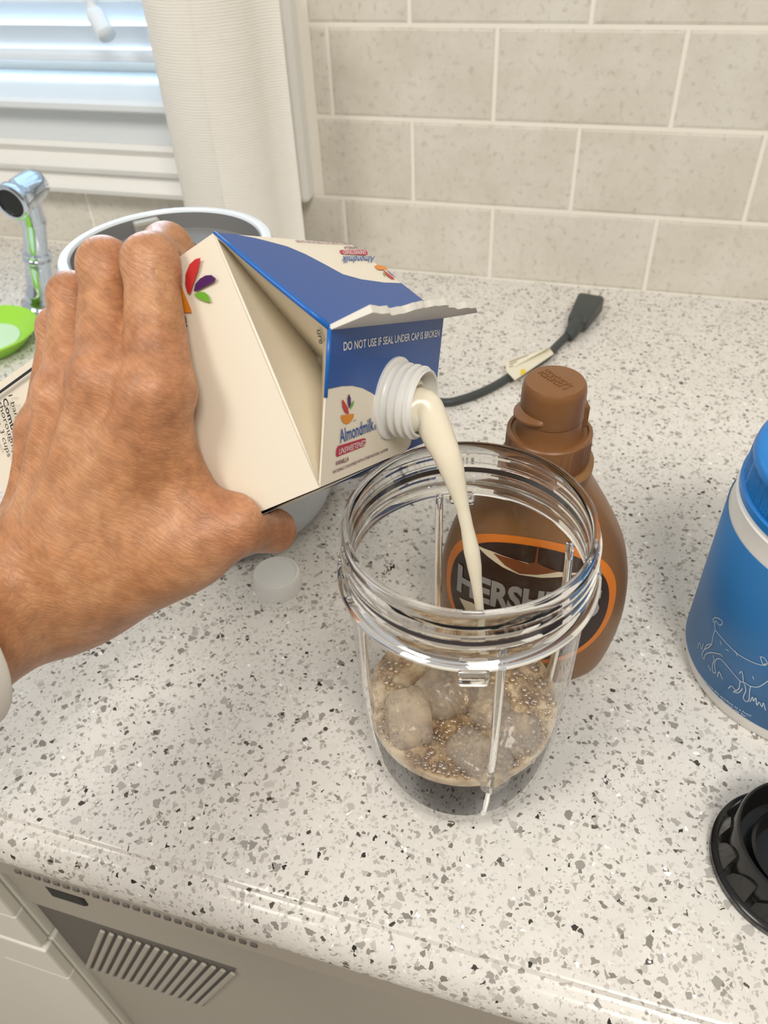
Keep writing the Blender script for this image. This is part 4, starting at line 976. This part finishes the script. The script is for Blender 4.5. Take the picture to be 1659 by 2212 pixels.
bm = bmesh.new(); vs_ = add_box(bm, 0.0, plen, -0.0125, 0.0125, -0.0085, 0.0085, 0.0035, 3)
for q_ in bm.verts: k_ = 0.70 + 0.30 * min(1.0, max(0.0, q_.co.x / (plen * 0.55))); q_.co.y *= k_; q_.co.z *= k_
bmesh.ops.transform(bm, matrix=M4, verts=bm.verts[:])
plug = from_bm('plug', bm, cordm, base); smooth_by_angle(plug, 40)
sweep('strain_relief', [g_(1228, 728, .0060), g_(1236, 716, .0080), p0_ + pd * .004], [.0048, .0062, .0072], cordm, plug, 18)
prm = mat('prong_brass', (0.55, 0.50, 0.40), 0.3, 0.9)
for s in (-.0055, .0055):
    c0 = p0_ + pd * (plen - 0.001) + ps * s; c0[2] = 0.0105; bm = bmesh.new(); M4 = Matrix([[pd[0], ps[0], 0, c0[0]], [pd[1], ps[1], 0, c0[1]], [0, 0, 1, c0[2]], [0, 0, 0, 1]])
    add_box(bm, 0.0, 0.017, -0.0008, 0.0008, -0.003, 0.003, 0.0005, 1, M4); from_bm('prong', bm, prm, plug)
# paper tag folded round the cord
tagm = mat('tag_paper', (0.78, 0.74, 0.60), 0.5); yel = mat('tag_yellow', (0.80, 0.58, 0.02), 0.5)
q = [onz(p, z) - MO for p, z in (((1112, 822), .0085), ((1196, 765), .0085), ((1186, 752), .0085), ((1093, 802), .0085))]
q2 = [onz(p, .013) - MO for p in ((1093, 795), (1185, 752), (1165, 745), (1092, 780))]
def sheet(name, pts, m, par, th=0.0005):
    pts = [np.asarray(p, float) for p in pts]; nrm = np.cross(pts[1] - pts[0], pts[-1] - pts[0]); nrm /= np.linalg.norm(nrm); k = len(pts)
    bm = bmesh.new(); a = [bm.verts.new(p) for p in pts]; b = [bm.verts.new(p + nrm * th) for p in pts]; bm.faces.new(a[::-1]); bm.faces.new(b)
    for i in range(k): bm.faces.new([a[i], a[(i + 1) % k], b[(i + 1) % k], b[i]])
    return from_bm(name, bm, m, par)
tg = sheet('cord_tag', q, tagm, base); sheet('cord_tag_flap', [q[3], q[2], q2[1], q2[3]], tagm, base)
sheet('printed_mark', [onz(p, .0092) - MO for p in ((1125, 812), (1137, 804), (1132, 796), (1124, 800))], yel, tg, 0.0001)
for k in range(3):
    u = (k + .7) / 3.6; lo_ = q[3] * (1 - u) + q2[3] * u; hi_ = q[2] * (1 - u) + q2[1] * u; a, b = lo_ * .93 + hi_ * .07, lo_ * .15 + hi_ * .85
    nrm = np.cross(q[2] - q[3], q2[3] - q[3]); nrm /= np.linalg.norm(nrm); nrm = nrm if nrm @ (CAM - MO - a) > 0 else -nrm; d = (q2[3] - q[3]) * .04
    poly('printed_line', [a - d, b - d, b + d, a + d], mat('tag_ink', (0.22, 0.19, 0.14), 0.6), base, nrm, 0.0009)

# ================================================================ CHROME TAP
fc0 = np.array([-0.556, -0.152, 0.0]); fc1 = ony((71, 470), -0.15)
tap = thing('water_tap', 'small chrome tap with dark round outlet beside the window', 'tap', fc0)
dv = fc1 - fc0; Ld = np.linalg.norm(dv); dv /= Ld; qd = Vector(dv).to_track_quat('Z', 'X').to_matrix().to_4x4()
def tilt(o):
    o.data.transform(qd); return o
tilt(lathe('post', [(0.0, 0.0), (0.020, 0.0), (0.020, 0.004), (0.016, 0.007), (0.0148, 0.012), (0.0148, 0.018), (0.0125, 0.022), (0.0118, 0.046), (0.0118, 0.050), (0.0134, 0.052), (0.0134, 0.055), (0.0122, 0.0565), (0.0134, 0.058), (0.0134, 0.061), (0.0110, 0.063), (0.0108, 0.088), (0.0120, 0.090), (0.0120, 0.094), (0.0105, 0.100), (0.0, 0.100)], M['chrome'], tap, 48))
h0, h1 = ony((78, 395), -0.145) - fc0, ony((22, 440), -0.185) - fc0
hv = h1 - h0; Lh = np.linalg.norm(hv); qh = Vector(hv).to_track_quat('Z', 'X').to_matrix().to_4x4()
def head(o): o.data.transform(qh); o.data.transform(Matrix.Translation(Vector(h0))); return o
head(lathe('spout_head', [(0.0, -0.006), (0.008, -0.005), (0.0125, -0.001), (0.0140, 0.006), (0.0148, Lh * 0.6), (0.0152, Lh * 0.78), (0.0165, Lh * 0.82), (0.0165, Lh * 0.97), (0.0150, Lh), (0.0128, Lh), (0.0125, Lh * 0.9), (0.0, Lh * 0.9)], M['chrome'], tap, 48))
head(lathe('outlet', [(0.0, Lh * 0.905), (0.0124, Lh * 0.905), (0.0124, Lh * 0.96), (0.008, Lh * 0.965), (0.0, Lh * 0.955)], M['black_rubber'], tap, 32))
j0 = dv * (Ld * 0.96); sweep('neck_joint', [j0, j0 * 0.45 + (h0 * .55 + h1 * .45) * .55, h0 * .55 + h1 * .45], [0.0112, 0.0115, 0.0125], M['chrome'], tap, 24)

# ================================================================ GREEN LID
gl = thing('plastic_dish', 'bright green round plastic dish with pale mint centre beside the tap', 'dish', (-0.5599, -0.2338, 0))
grm = mat('green_plastic', (0.36, 0.72, 0.06), 0.25, trans=0.0, sss=0.2); mint = mat('mint_plastic', (0.62, 0.86, 0.58), 0.35)
lathe('dish', [(0.0, 0.002), (0.030, 0.002), (0.034, 0.0), (0.037, 0.002), (0.044, 0.010), (0.049, 0.0145), (0.0505, 0.0150), (0.0510, 0.0165), (0.0495, 0.0172), (0.047, 0.0160), (0.040, 0.0105), (0.033, 0.0062), (0.0, 0.0058)], grm, gl, 72)
lathe('centre_disc', [(0.0, 0.0060), (0.0315, 0.0060), (0.0315, 0.0068), (0.0, 0.0072)], mint, gl, 64)

# ================================================================ PAPER TOWEL ROLL
PX, PY, PR = -0.3545, -0.074, 0.0515
roll = thing('paper_towel_roll', 'tall white paper towel roll standing in front of the window casing', 'paper towel', (PX, PY, 0))
pm = mat('paper_towel', (0.82, 0.79, 0.73), 0.95); t = NT(pm); c = t.coord()
wv = t.n('ShaderNodeTexWave', wave_type='BANDS', bands_direction='Z'); wv.inputs['Scale'].default_value = 140; wv.inputs['Distortion'].default_value = 1.5; t.l(c, wv.inputs['Vector'])
nz = t.noise(c, 26, 3.0); t.bump(t.math('ADD', t.math('MULTIPLY', wv.outputs['Fac'], 0.10), nz.outputs['Fac']), 0.004, 0.35)
lathe('roll', [(0.0, 0.004), (PR - 0.001, 0.004), (PR, 0.006), (PR, 0.26), (PR - 0.001, 0.283), (0.020, 0.284), (0.020, 0.20), (0.0, 0.20)], pm, roll, 96)
v, f = [], []; n, mz = 18, 6                                   # loose outer sheet hanging off the roll
for j in range(mz + 1):
    z = 0.004 + 0.277 * j / mz
    for i in range(n + 1):
        u = i / n
        if u < 0.5: a = -1.35 + 1.0 * u / 0.5; x, y = (PR + 0.0008) * math.cos(a), (PR + 0.0008) * math.sin(a)
        else:
            w = (u - 0.5) / 0.5; a = -0.35; x0, y0 = (PR + 0.0008) * math.cos(a), (PR + 0.0008) * math.sin(a)
            x, y = x0 + 0.019 * w - 0.002 * w * w, y0 + 0.012 * w + 0.003 * math.sin(PI * w)
        v.append((x, y, z))
k = len(v); v += [(x * 1.0 - 0.0004 * (1 if x > 0 else 0), y + 0.0004, z) for x, y, z in v]
for j in range(mz):
    for i in range(n):
        q = (j * (n + 1) + i, j * (n + 1) + i + 1, (j + 1) * (n + 1) + i + 1, (j + 1) * (n + 1) + i); f.append(q); f.append(tuple(k + w for w in q[::-1]))
mesh('loose_sheet', v, f, pm, roll, True)
